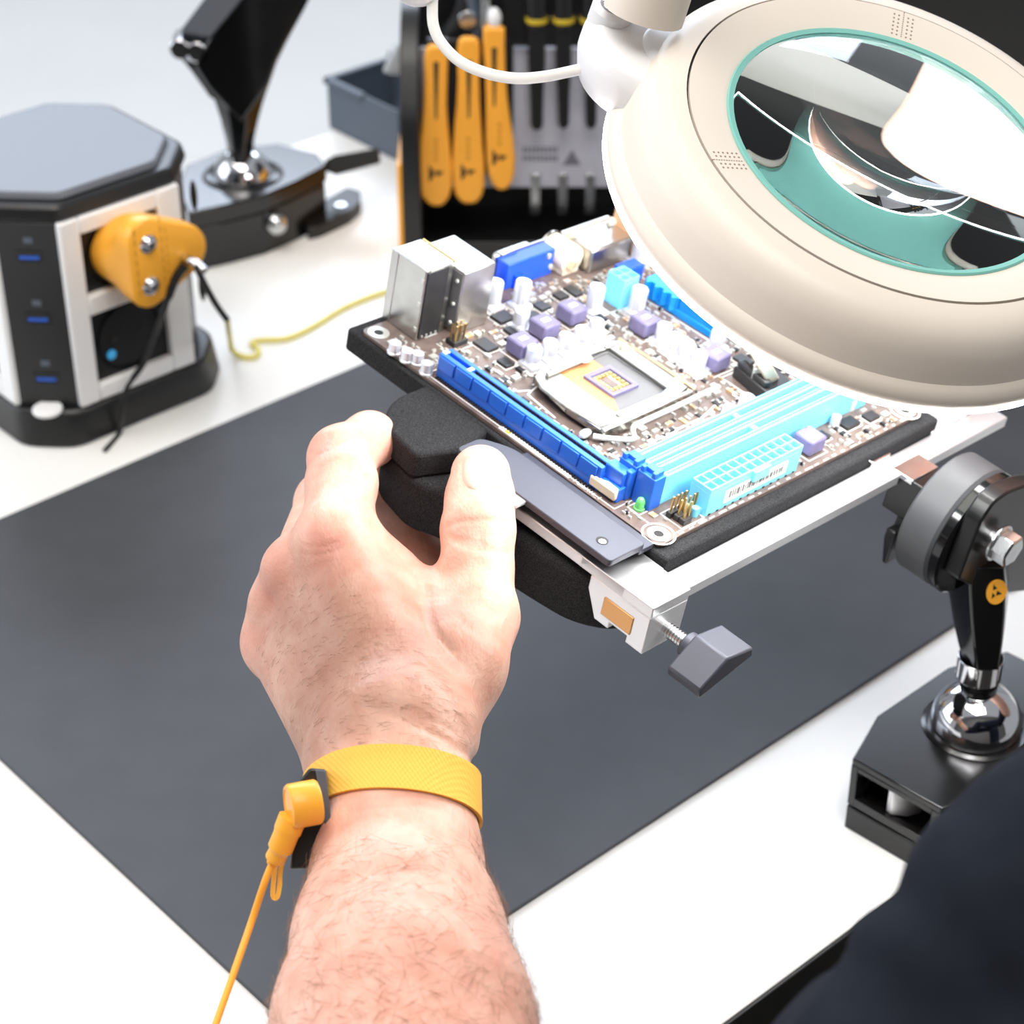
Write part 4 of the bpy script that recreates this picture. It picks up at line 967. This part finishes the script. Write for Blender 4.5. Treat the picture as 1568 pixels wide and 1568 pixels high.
def surface_nets(f, lo, hi, st):
    lo = np.array(lo,float); n = np.ceil((np.array(hi)-lo)/st).astype(int)+1
    ax = [lo[i]+st*np.arange(n[i]) for i in range(3)]
    # coarse pass first so that far cells are skipped
    cs = 6; nc = (n+cs-1)//cs+1
    gc = np.stack(np.meshgrid(*[lo[i]+st*cs*np.arange(nc[i]) for i in range(3)],indexing='ij'),-1).reshape(-1,3)
    dc = f(gc).reshape(nc)
    near = np.abs(dc) < st*cs*2.2
    V = np.repeat(np.repeat(np.repeat(dc,cs,0),cs,1),cs,2)[:n[0],:n[1],:n[2]].astype(np.float64)
    Nm = np.repeat(np.repeat(np.repeat(near,cs,0),cs,1),cs,2)[:n[0],:n[1],:n[2]]
    idx = np.argwhere(Nm); P = lo+idx*st
    out = np.empty(len(P))
    for i in range(0,len(P),200000): out[i:i+200000] = f(P[i:i+200000])
    V[tuple(idx.T)] = out
    Sg = V < 0
    c8 = [(i,j,k) for i in (0,1) for j in (0,1) for k in (0,1)]
    def sl(A,o): return A[o[0]:A.shape[0]-1+o[0],o[1]:A.shape[1]-1+o[1],o[2]:A.shape[2]-1+o[2]]
    cnt = sum(sl(Sg,o).astype(np.int8) for o in c8)
    cells = np.argwhere((cnt > 0)&(cnt < 8))
    ids = -np.ones(cnt.shape,int); ids[tuple(cells.T)] = np.arange(len(cells))
    acc = np.zeros((len(cells),3)); num = np.zeros(len(cells))
    for a in range(8):
        for b_ in range(a+1,8):
            oa,ob = np.array(c8[a]),np.array(c8[b_])
            if np.abs(oa-ob).sum() != 1: continue
            va = V[tuple((cells+oa).T)]; vb = V[tuple((cells+ob).T)]
            m = (va < 0) != (vb < 0); t = np.where(m,va/(va-vb+1e-12),0)
            acc += np.where(m[:,None],oa+(ob-oa)*t[:,None],0); num += m
    vs = lo+(cells+acc/num[:,None])*st
    faces = []
    for d in range(3):
        u_,v_ = (d+1)%3,(d+2)%3
        s0 = [slice(None)]*3; s1_ = [slice(None)]*3; s0[d] = slice(0,-1); s1_[d] = slice(1,None)
        A,B = Sg[tuple(s0)],Sg[tuple(s1_)]
        E_ = np.argwhere(A != B)
        E_ = E_[(E_[:,u_] > 0)&(E_[:,v_] > 0)&(E_[:,u_] < n[u_]-1)&(E_[:,v_] < n[v_]-1)]
        du = np.zeros(3,int); du[u_] = 1; dv = np.zeros(3,int); dv[v_] = 1
        q = np.stack([ids[tuple((E_-du-dv).T)],ids[tuple((E_-dv).T)],ids[tuple(E_.T)],ids[tuple((E_-du).T)]],1)
        fl_ = ~A[tuple(E_.T)]
        q[fl_] = q[fl_][:,::-1]
        faces.append(q[(q >= 0).all(1)])
    return vs, np.concatenate(faces)
def field_object(name, f, lo, hi, st, m, parent, relax=2):
    av = []; af = []; n0 = 0
    for f,lo,hi,st in (f if isinstance(f,list) else [(f,lo,hi,st)]):
        vs,fs = surface_nets(f,lo,hi,st)
        for _ in range(relax):
            g = f.grad(vs); d = f(vs); vs = vs-g*np.clip(d/np.maximum((g*g).sum(1),.25),-st,st)[:,None]
        av.append(vs); af.append(fs+n0); n0 += len(vs)
    vs = np.concatenate(av); fs = np.concatenate(af)
    inv = MW[parent.name].inverted(); off = np.array(inv.translation)
    me = bpy.data.meshes.new(name)
    me.from_pydata((vs+off)*S,[],fs.tolist()); me.materials.append(m)
    me.polygons.foreach_set('use_smooth',[True]*len(me.polygons)); me.update()
    o = bpy.data.objects.new(name,me); COL.objects.link(o); o.parent = parent; MW[o.name] = MW[parent.name]
    return o, vs
def J(x,y,D): return np.array(at_d(x,y,D))
def PR(px,D): return px*D/FPX
WD = np.array(_F)
arm = Field()
def C2(a, b, k=6., flat=1., w=None): arm.cone(J(*a[:3]),J(*b[:3]),PR(a[3],a[2]),PR(b[3],b[2]),k,flat,w)
# forearm and wrist (flattened front to back)
C2((650,2000,572,262),(617,1568,636,196),8,.82,WD)
C2((617,1568,636,196),(611,1440,661,158),8,.82,WD)
C2((611,1440,661,158),(606,1310,686,122),8,.8,WD)
C2((606,1310,686,120),(608,1225,701,104),10,.74,WD)
C2((608,1225,701,104),(598,1150,712,120),10,.7,WD)
# palm: metacarpals
C2((640,1110,722,72),(512,835,772,54),14,.9,WD)
C2((600,1120,724,74),(462,873,784,50),14,.9,WD)
C2((565,1135,724,70),(442,922,793,48),12,.9,WD)
C2((545,1160,722,72),(425,985,793,50),12,.9,WD)
C2((600,1060,742,70),(560,960,768,66),16)
# knuckle bumps
C2((500,832,764,34),(505,826,764,34),10); C2((436,872,776,30),(440,870,776,30),8); C2((417,925,785,28),(420,922,785,28),8)
# index finger
C2((516,822,774,57),(523,740,796,52),8)
C2((523,740,796,52),(523,702,808,49),5)
C2((523,702,808,49),(566,672,824,40),5)
C2((566,672,824,40),(592,680,846,36),4)
C2((592,680,846,36),(602,726,860,32),4)
# middle, ring and little finger curl away under the cushion
C2((462,873,784,50),(500,770,838,46),8); C2((500,770,838,46),(600,800,872,42),5); C2((600,800,872,42),(668,872,868,38),5)
C2((442,922,793,48),(480,850,850,44),8); C2((480,850,850,44),(590,880,880,38),5)
C2((425,985,793,48),(450,930,846,40),8); C2((450,930,846,40),(540,950,868,34),5)
# thumb
C2((650,1115,733,80),(700,1020,748,66),12); C2((700,1020,748,66),(733,945,764,56),12)
C2((733,945,764,56),(731,868,774,51),8); C2((731,868,774,51),(732,812,781,54),6)
C2((732,812,781,54),(735,765,789,51),5); C2((735,765,789,51),(736,727,795,46),4,.86,WD)
# web between thumb and index, heel of the hand
C2((680,1000,758,46),(560,870,778,44),16); C2((640,960,770,40),(600,880,785,36),14)
# folds of the skin (each a shallow groove)
for pts,r,dep in ((((684,806,),(700,800),(740,797),(778,801)),1.0,.45),(((690,822),(706,833),(730,840),(760,846),(784,846)),1.1,.7),(((704,826),(728,831),(752,838)),.8,.5),
                  (((474,693),(492,694),(514,684),(522,678)),.9,.5),(((478,716),(496,712),(515,702)),.8,.35),
                  (((462,846),(482,850),(508,845),(524,838)),.9,.35),(((466,836),(490,838),(516,832)),.8,.3),
                  (((652,900),(655,935),(668,968),(690,995)),1.8,1.3),(((640,905),(646,940),(660,975)),1.2,.5),(((700,940),(712,955),(720,962)),1.0,.4),
                  (((560,1080),(610,1095),(660,1120),(710,1150),(726,1168)),2.0,.7),(((600,1075),(650,1098),(700,1126)),1.4,.3),
                  (((606,836),(600,846),(590,852)),1.0,.5),(((584,790),(596,800)),1.0,.4)):
    px = np.array(pts,float); O = np.tile(_C,(len(px),1)); Dv = np.array([ray(*p) for p in px]); Dv /= np.linalg.norm(Dv,axis=1)[:,None]
    H = arm.hit(O,Dv,560.); H = [h for h in smooth_path(H,4)]
    arm.cut(H, r, dep)
def skin_mat():
    m = mat('skin', (226,170,144), .42, spec=.35, sss=.10)
    nt = m.node_tree; b = nt.nodes['Principled BSDF']; N = nt.nodes.new; L = nt.links.new
    tc = N('ShaderNodeTexCoord'); at = N('ShaderNodeAttribute'); at.attribute_name = 'flush'
    n1 = N('ShaderNodeTexNoise'); n1.inputs['Scale'].default_value = 110; n1.inputs['Detail'].default_value = 6; L(tc.outputs['Object'],n1.inputs['Vector'])
    rp = N('ShaderNodeValToRGB'); rp.color_ramp.elements[0].color = lin((222,166,144)); rp.color_ramp.elements[1].color = lin((238,194,174)); rp.color_ramp.elements[0].position = .3; rp.color_ramp.elements[1].position = .7
    L(n1.outputs['Fac'],rp.inputs['Fac'])
    mx = N('ShaderNodeMix'); mx.data_type = 'RGBA'; L(at.outputs['Fac'],mx.inputs['Factor']); L(rp.outputs['Color'],mx.inputs['A']); mx.inputs['B'].default_value = lin((226,136,120))
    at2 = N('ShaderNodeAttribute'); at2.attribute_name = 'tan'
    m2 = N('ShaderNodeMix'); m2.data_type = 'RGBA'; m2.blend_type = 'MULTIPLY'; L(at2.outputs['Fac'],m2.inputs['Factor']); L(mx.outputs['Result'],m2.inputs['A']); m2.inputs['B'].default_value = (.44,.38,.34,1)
    L(m2.outputs['Result'],b.inputs['Base Color'])
    mp = N('ShaderNodeMapping'); mp.inputs['Scale'].default_value = (1,.45,1); mp.inputs['Rotation'].default_value = (0,0,.5); L(tc.outputs['Object'],mp.inputs['Vector'])
    v = N('ShaderNodeTexVoronoi'); v.inputs['Scale'].default_value = 900; L(mp.outputs['Vector'],v.inputs['Vector'])
    n2 = N('ShaderNodeTexNoise'); n2.inputs['Scale'].default_value = 420; n2.inputs['Detail'].default_value = 5; L(mp.outputs['Vector'],n2.inputs['Vector'])
    ad = N('ShaderNodeMath'); ad.operation = 'MULTIPLY_ADD'; L(v.outputs['Distance'],ad.inputs[0]); ad.inputs[1].default_value = .35; L(n2.outputs['Fac'],ad.inputs[2])
    bp_ = N('ShaderNodeBump'); bp_.inputs['Strength'].default_value = .55; bp_.inputs['Distance'].default_value = .0005; L(ad.outputs[0],bp_.inputs['Height']); L(bp_.outputs['Normal'],b.inputs['Normal'])
    return m
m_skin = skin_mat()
PO = Vector(at_d(620,1560,640)); PO.z = 0
person = thing('person', 'person with bare left arm gripping the board holder and dark sleeve', 'person', Matrix.Translation(Vector((PO.x,PO.y-150,0))))
# the right hand reaches in under the lamp (seen only through the lens)
rhf = Field()
def rh(a,b,k=6.): rhf.cone(J(*a[:3]),J(*b[:3]),PR(a[3],a[2]),PR(b[3],b[2]),k)
rh((2300,764,860,221),(1800,494,890,156),10); rh((1800,494,890,156),(1645,409,898,123),14); rh((1645,409,898,123),(1515,349,896,62),12)
rh((1515,349,896,62),(1430,289,888,52),6); rh((1430,289,888,52),(1390,259,884,44),5)
rh((1645,384,900,78),(1545,309,902,59),10); rh((1545,309,902,59),(1485,259,900,49),6)
rh((1685,464,890,78),(1585,434,880,59),10); rh((1585,434,880,59),(1515,409,874,46),6)
rh((1685,404,925,78),(1585,294,935,57),10); rh((1585,294,935,57),(1525,274,930,46),6)
rh((1685,444,925,78),(1625,324,945,54),10); rh((1625,324,945,54),(1575,304,950,44),6)
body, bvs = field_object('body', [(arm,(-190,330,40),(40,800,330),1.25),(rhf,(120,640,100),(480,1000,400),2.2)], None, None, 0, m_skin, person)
fl_ = np.zeros(len(bvs))
for x,y,D,r,a in ((735,825,768,11,.55),(738,700,780,16,.15),(500,835,752,13,.5),(500,690,795,12,.45),(412,905,775,12,.4),(430,870,770,11,.4),(378,985,780,12,.35),(590,790,780,14,.3),(740,940,750,16,.25),(640,880,775,16,.3),(620,1400,640,34,.25),(640,1500,620,40,.3),(580,665,815,14,.35)):
    fl_ = np.maximum(fl_, a*np.exp(-((bvs-J(x,y,D))**2).sum(1)/(r*r)))
at_ = body.data.attributes.new('flush','FLOAT','POINT'); at_.data.foreach_set('value',fl_.astype(np.float32))
tn_ = np.zeros(len(bvs))  # darker brown skin tone in soft blobs over the back of the hand
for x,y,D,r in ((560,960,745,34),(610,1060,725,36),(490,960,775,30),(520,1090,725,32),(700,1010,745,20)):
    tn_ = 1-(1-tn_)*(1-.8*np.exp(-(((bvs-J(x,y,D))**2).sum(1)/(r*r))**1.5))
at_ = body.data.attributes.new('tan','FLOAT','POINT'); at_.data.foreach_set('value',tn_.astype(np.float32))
def march(px, t0=540.):
    px = np.asarray(px,float); Dv = np.array([ray(*p) for p in px]); Dv /= np.linalg.norm(Dv,axis=1)[:,None]
    return arm.hit(np.tile(_C,(len(px),1)),Dv,t0)
# thumb nail
nu,nv = 15,13; pts = []
for j in range(nv):
    for i in range(nu):
        u_ = i/(nu-1)*2-1; v_ = j/(nv-1)*2-1
        k_ = math.sqrt(max(1-abs(v_)**3.2,0.02)); pts.append((741+u_*36*k_, 721+v_*32))
H = march(pts); ok_ = np.abs(arm(H)) < .3;
for i in np.where(~ok_)[0]: H[i] = H[ok_][np.argmin(((np.array(pts)[ok_]-pts[i])**2).sum(1))]
G = arm.grad(H); G /= np.linalg.norm(G,axis=1)[:,None]
edge = np.array([max(abs(i/(nu-1)*2-1),abs(j/(nv-1)*2-1)) for j in range(nv) for i in range(nu)])
H2 = H+G*(.75-1.0*np.clip((edge-.75)/.25,0,1))[:,None]
q = MB(); q.add([tuple(h) for h in H2],[(j*nu+i,j*nu+i+1,(j+1)*nu+i+1,(j+1)*nu+i) for j in range(nv-1) for i in range(nu-1)]); q.build('thumbnail', m_nail, person, True, ang=80, label='broad pink thumbnail')
# fine hairs on forearm and hand
def inpoly(x,y,poly):
    r = False; n = len(poly)
    for i in range(n):
        x1,y1 = poly[i]; x2,y2 = poly[(i+1)%n]
        if (y1 > y) != (y2 > y) and x < (x2-x1)*(y-y1)/(y2-y1)+x1: r = not r
    return r
rng = np.random.default_rng(3)
cand = []
fore = [(500,1270),(720,1285),(765,1400),(815,1568),(850,1640),(410,1640),(432,1568),(462,1400)]
while len(cand) < 620:
    x,y = rng.uniform(400,850),rng.uniform(1270,1640)
    if inpoly(x,y,fore): cand.append((x,y))
handp = [(470,1150),(420,1080),(390,1000),(440,900),(520,900),(600,950),(660,1010),(740,1090),(700,1140)]
while len(cand) < 1020:
    x,y = rng.uniform(380,760),rng.uniform(880,1160)
    if inpoly(x,y,handp): cand.append((x,y))
H = march(cand); edges = []
# roots on the silhouette side walls too
for k in range(600):
    y = rng.uniform(1290,1640); sd = rng.choice((-1,1)); ctr_ = J(610,y,650+ (1440-y)*.19); 
    wv = (np.array(_R)*sd+np.array(_F)*rng.uniform(-.35,.5)); wv /= np.linalg.norm(wv)
    edges.append((ctr_+wv*75,-wv))
He = arm.hit(np.array([e[0] for e in edges]),np.array([e[1] for e in edges]),0.,40)
Hn = np.where(np.abs(arm(H)) < .4)[0]
isH = Hn >= 620
He = He[np.abs(arm(He)) < .4]
H = np.concatenate([H[Hn],He]); isH = np.concatenate([isH,np.zeros(len(He),bool)]); G = arm.grad(H); G /= np.linalg.norm(G,axis=1)[:,None]
axd = J(606,1250,695)-J(617,1568,636); axd /= np.linalg.norm(axd)
q = MB()
for i,(h,g) in enumerate(zip(H,G)):
    hand_ = isH[i]
    side = np.cross(axd,g)
    d = axd*rng.uniform(-.7,.5)+side*rng.uniform(-1,1)+rng.normal(0,.25,3)
    if hand_: d = -axd*.2+side*1.0+rng.normal(0,.2,3)
    d -= g*(d@g); d /= np.linalg.norm(d)+1e-9
    L_ = rng.uniform(4,11) if not hand_ else rng.uniform(3,6); lift = rng.uniform(.05,.3)
    c_ = np.cross(g,d)*rng.uniform(-.3,.3); P_ = []
    for t in (0,.33,.66,1): P_.append(h+d*L_*t+g*(L_*lift*t*(1.25-.7*t))+c_*L_*t*t-g*.15*(t==0))
    q.tube(P_,[.055,.05,.04,.015],n=3,caps=False)
q.build('arm_hair', m_hair, person, True, stuff=True, fix=False, label='fine brown hairs on forearm and hand')
# dark sleeve of the other arm
slv = Field()
def C3(a,b,k=10): slv.cone(J(*a[:3]),J(*b[:3]),PR(a[3],a[2]),PR(b[3],b[2]),k)
C3((1800,1370,520,315),(1455,1795,505,325),12); C3((1455,1795,505,325),(1430,1950,500,340),12)
C3((1640,1290,500,160),(1560,1345,495,158),8); C3((1500,1430,490,148),(1440,1480,490,140),7); C3((1405,1552,490,140),(1350,1640,485,150),7)
for pts,r,dep in ((((1450,1225,470),(1520,1250,455),(1568,1290,450),(1640,1350,450)),5,2.2),(((1345,1370,470),(1420,1400,450),(1500,1470,445),(1560,1560,440)),6,2.5),(((1275,1465,475),(1330,1480,460),(1400,1540,450),(1430,1640,445)),5,2.0)):
    px = np.array([(p[0],p[1]) for p in pts]); Dv = np.array([ray(*p) for p in px]); Dv /= np.linalg.norm(Dv,axis=1)[:,None]
    Hs = slv.hit(np.tile(_C,(len(px),1)),Dv,380.); slv.cut(list(smooth_path(Hs,4)),r,dep)
slv.cone(J(1800,1370,520),np.array((520,480,220.)),PR(230,520),60,8); slv.cone((520,480,220),J(2250,690,862),60,44,30); slv.cone(J(650,1960,577),(360,60,300),60,78,30); slv.cone((360,60,300),(600,90,330),80,90,40)
slv.cone((640,60,-150),(600,90,330),150,165,40); slv.cone((600,90,330),(400,250,360),90,80,40)
field_object('shirt', slv, (-80,-120,-200), (800,760,520), 4.2, m_shirt, person, 1)
tr = Field()
for dx in (0,170):
    tr.cone((420+dx,260,-190),(70+dx,700,-175),85,78,20); tr.cone((70+dx,700,-175),(20+dx,740,-600),74,55,20)
field_object('trousers', tr, (-120,120,-700), (720,860,-70), 9, mat('dark grey trousers',(52,50,48),.9,spec=.1,bump=.2,bs=1500), person, 1)

# ------------------------------------------------------------------ wrist strap
ws = thing('wrist_strap', 'yellow woven grounding strap with black buckle around the wrist', 'wrist strap', Matrix.Translation(Vector(at_d(603,1215,700))))
bc0 = J(606,1222,702); bn_ = np.array(_U)*.86+np.array(_F)*.5+np.array(_R)*.06; bn_ /= np.linalg.norm(bn_)
be1 = np.array(_R)-bn_*(np.array(_R)@bn_); be1 /= np.linalg.norm(be1); be2 = np.cross(bn_,be1)
nA = 96; rows = []
for s_ in np.linspace(-8.2,8.2,9):
    O = []; Dv = []
    for k in range(nA):
        a = 2*math.pi*k/nA; w_ = be1*math.cos(a)+be2*math.sin(a)
        O.append(bc0+bn_*s_+w_*62); Dv.append(-w_)
    Hb = arm.hit(np.array(O),np.array(Dv),0.,50); rows.append((Hb,-np.array(Dv)))
# stretched elastic: a straight-sided tube, radius per angle = largest over the width
rad = np.max([np.linalg.norm((h-bc0)-((h-bc0)@bn_)[:,None]*bn_,axis=1) for h,_ in rows],axis=0)
rad = np.array([np.mean([rad[(k+j)%nA] for j in range(-3,4)]) for k in range(nA)])+.5
q = MB(); vs = []; fs = []; ns = len(rows)
for layer in (0,1):
    for j,s_ in enumerate(np.linspace(-8.2,8.2,ns)):
        rj = np.array([np.linalg.norm((rows[j][0][k]-bc0)-((rows[j][0][k]-bc0)@bn_)*bn_) for k in range(nA)])
        for k in range(nA):
            a = 2*math.pi*k/nA; w_ = be1*math.cos(a)+be2*math.sin(a); r_ = max(rj[k]+.35,rad[k]*.55+rj[k]*.45)+1.3*layer
            vs.append(tuple(bc0+bn_*s_+w_*r_))
for layer in (0,1):
    for j in range(ns-1):
        for k in range(nA): o_ = layer*ns*nA; fs.append((o_+j*nA+k,o_+j*nA+(k+1)%nA,o_+(j+1)*nA+(k+1)%nA,o_+(j+1)*nA+k))
for j in (0,ns-1):
    for k in range(nA): fs.append((j*nA+k,j*nA+(k+1)%nA,ns*nA+j*nA+(k+1)%nA,ns*nA+j*nA+k))
q.add(vs,fs)
def weave():
    m = m_band; nt = m.node_tree; b_ = nt.nodes['Principled BSDF']; N = nt.nodes.new; L = nt.links.new
    tc = N('ShaderNodeTexCoord'); hs_ = []
    for rot in (.7,-.5):
        mp = N('ShaderNodeMapping'); mp.inputs['Rotation'].default_value = (.2,.3,rot); L(tc.outputs['Object'],mp.inputs['Vector'])
        w_ = N('ShaderNodeTexWave'); w_.inputs['Scale'].default_value = 260; w_.inputs['Distortion'].default_value = .6; L(mp.outputs['Vector'],w_.inputs['Vector']); hs_.append(w_)
    ad = N('ShaderNodeMath'); ad.operation = 'ADD'; L(hs_[0].outputs['Fac'],ad.inputs[0]); L(hs_[1].outputs['Fac'],ad.inputs[1])
    bp_ = N('ShaderNodeBump'); bp_.inputs['Strength'].default_value = .2; bp_.inputs['Distance'].default_value = .0005; L(ad.outputs[0],bp_.inputs['Height']); L(bp_.outputs['Normal'],b_.inputs['Normal'])
weave()
q.build('band', m_band, ws, True, ang=50)
def slab(corners, D0, D1): return [[tuple(at_d(x,y,D)) for x,y in corners] for D in (D0,D1)]
q = MB(); q.loft([[tuple(at_d(*p)) for p in ((478,1180,692),(500,1177,694),(504,1256,690),(486,1262,688))],
                  [tuple(at_d(*p)) for p in ((440,1330,716),(472,1332,718),(488,1240,722),(470,1210,718))]][:0] or slab(((456,1198),(474,1176),(499,1178),(506,1258),(470,1330),(444,1331)),677,706)); q.build('buckle', m_black, ws, True, bevel=.8)
q = MB(); q.loft(slab(((483,1178),(499,1180),(507,1256),(497,1262)),675.5,684)); q.build('buckle_lip', m_slate, ws, True, bevel=.4)
q = MB(); a_,b_ = Vector(at_d(483,1228,672)),Vector(at_d(441,1236,669))
ln = (b_-a_).length; M_,_l = align(a_,b_)
q.lathe([(0,-1),(6.9,-1),(7.3,-.4),(7.3,ln-1),(6.8,ln-.2),(5.8,ln),(5.6,ln-.35),(0,ln-.35)],40,M_); sn = q.build('snap_head', m_yellow, ws, True)
q = MB(); q.tube(smooth_path([tuple(at_d(x,y,D)) for x,y,D in ((448,1252,671),(437,1280,672),(426,1306,674),(417,1322,676))],6),[4.6]*5+[4.2]*6+[3.4]*5+[2.0]*3,n=18); q.build('strain_relief', m_yellow, ws, True)
q = MB(); q.tube(smooth_path([tuple(at_d(x,y,D)) for x,y,D in ((421,1312,675),(405,1352,675),(385,1412,677),(358,1490,668),(328,1575,655),(290,1690,640),(255,1800,625))],8),1.2,n=12); q.build('cord', m_orange, ws, True)
q = MB()
strip = smooth_path([np.array((x,y)) for x,y in ((458,1290),(440,1306),(430,1330),(428,1358),(424,1374),(418,1372),(419,1350),(422,1322))],5)
secs = []
for i,p in enumerate(strip):
    t = strip[min(i+1,len(strip)-1)]-strip[max(i-1,0)]; t = t/np.linalg.norm(t); nn_ = np.array((-t[1],t[0]))*3.8
    a0_,a1_ = p+nn_,p-nn_
    secs.append([tuple(at_d(a0_[0],a0_[1],682)),tuple(at_d(a1_[0],a1_[1],682)),tuple(at_d(a1_[0],a1_[1],697)),tuple(at_d(a0_[0],a0_[1],697))])
q.loft(secs); q.build('loose_end', m_band, ws, True, bevel=.3)
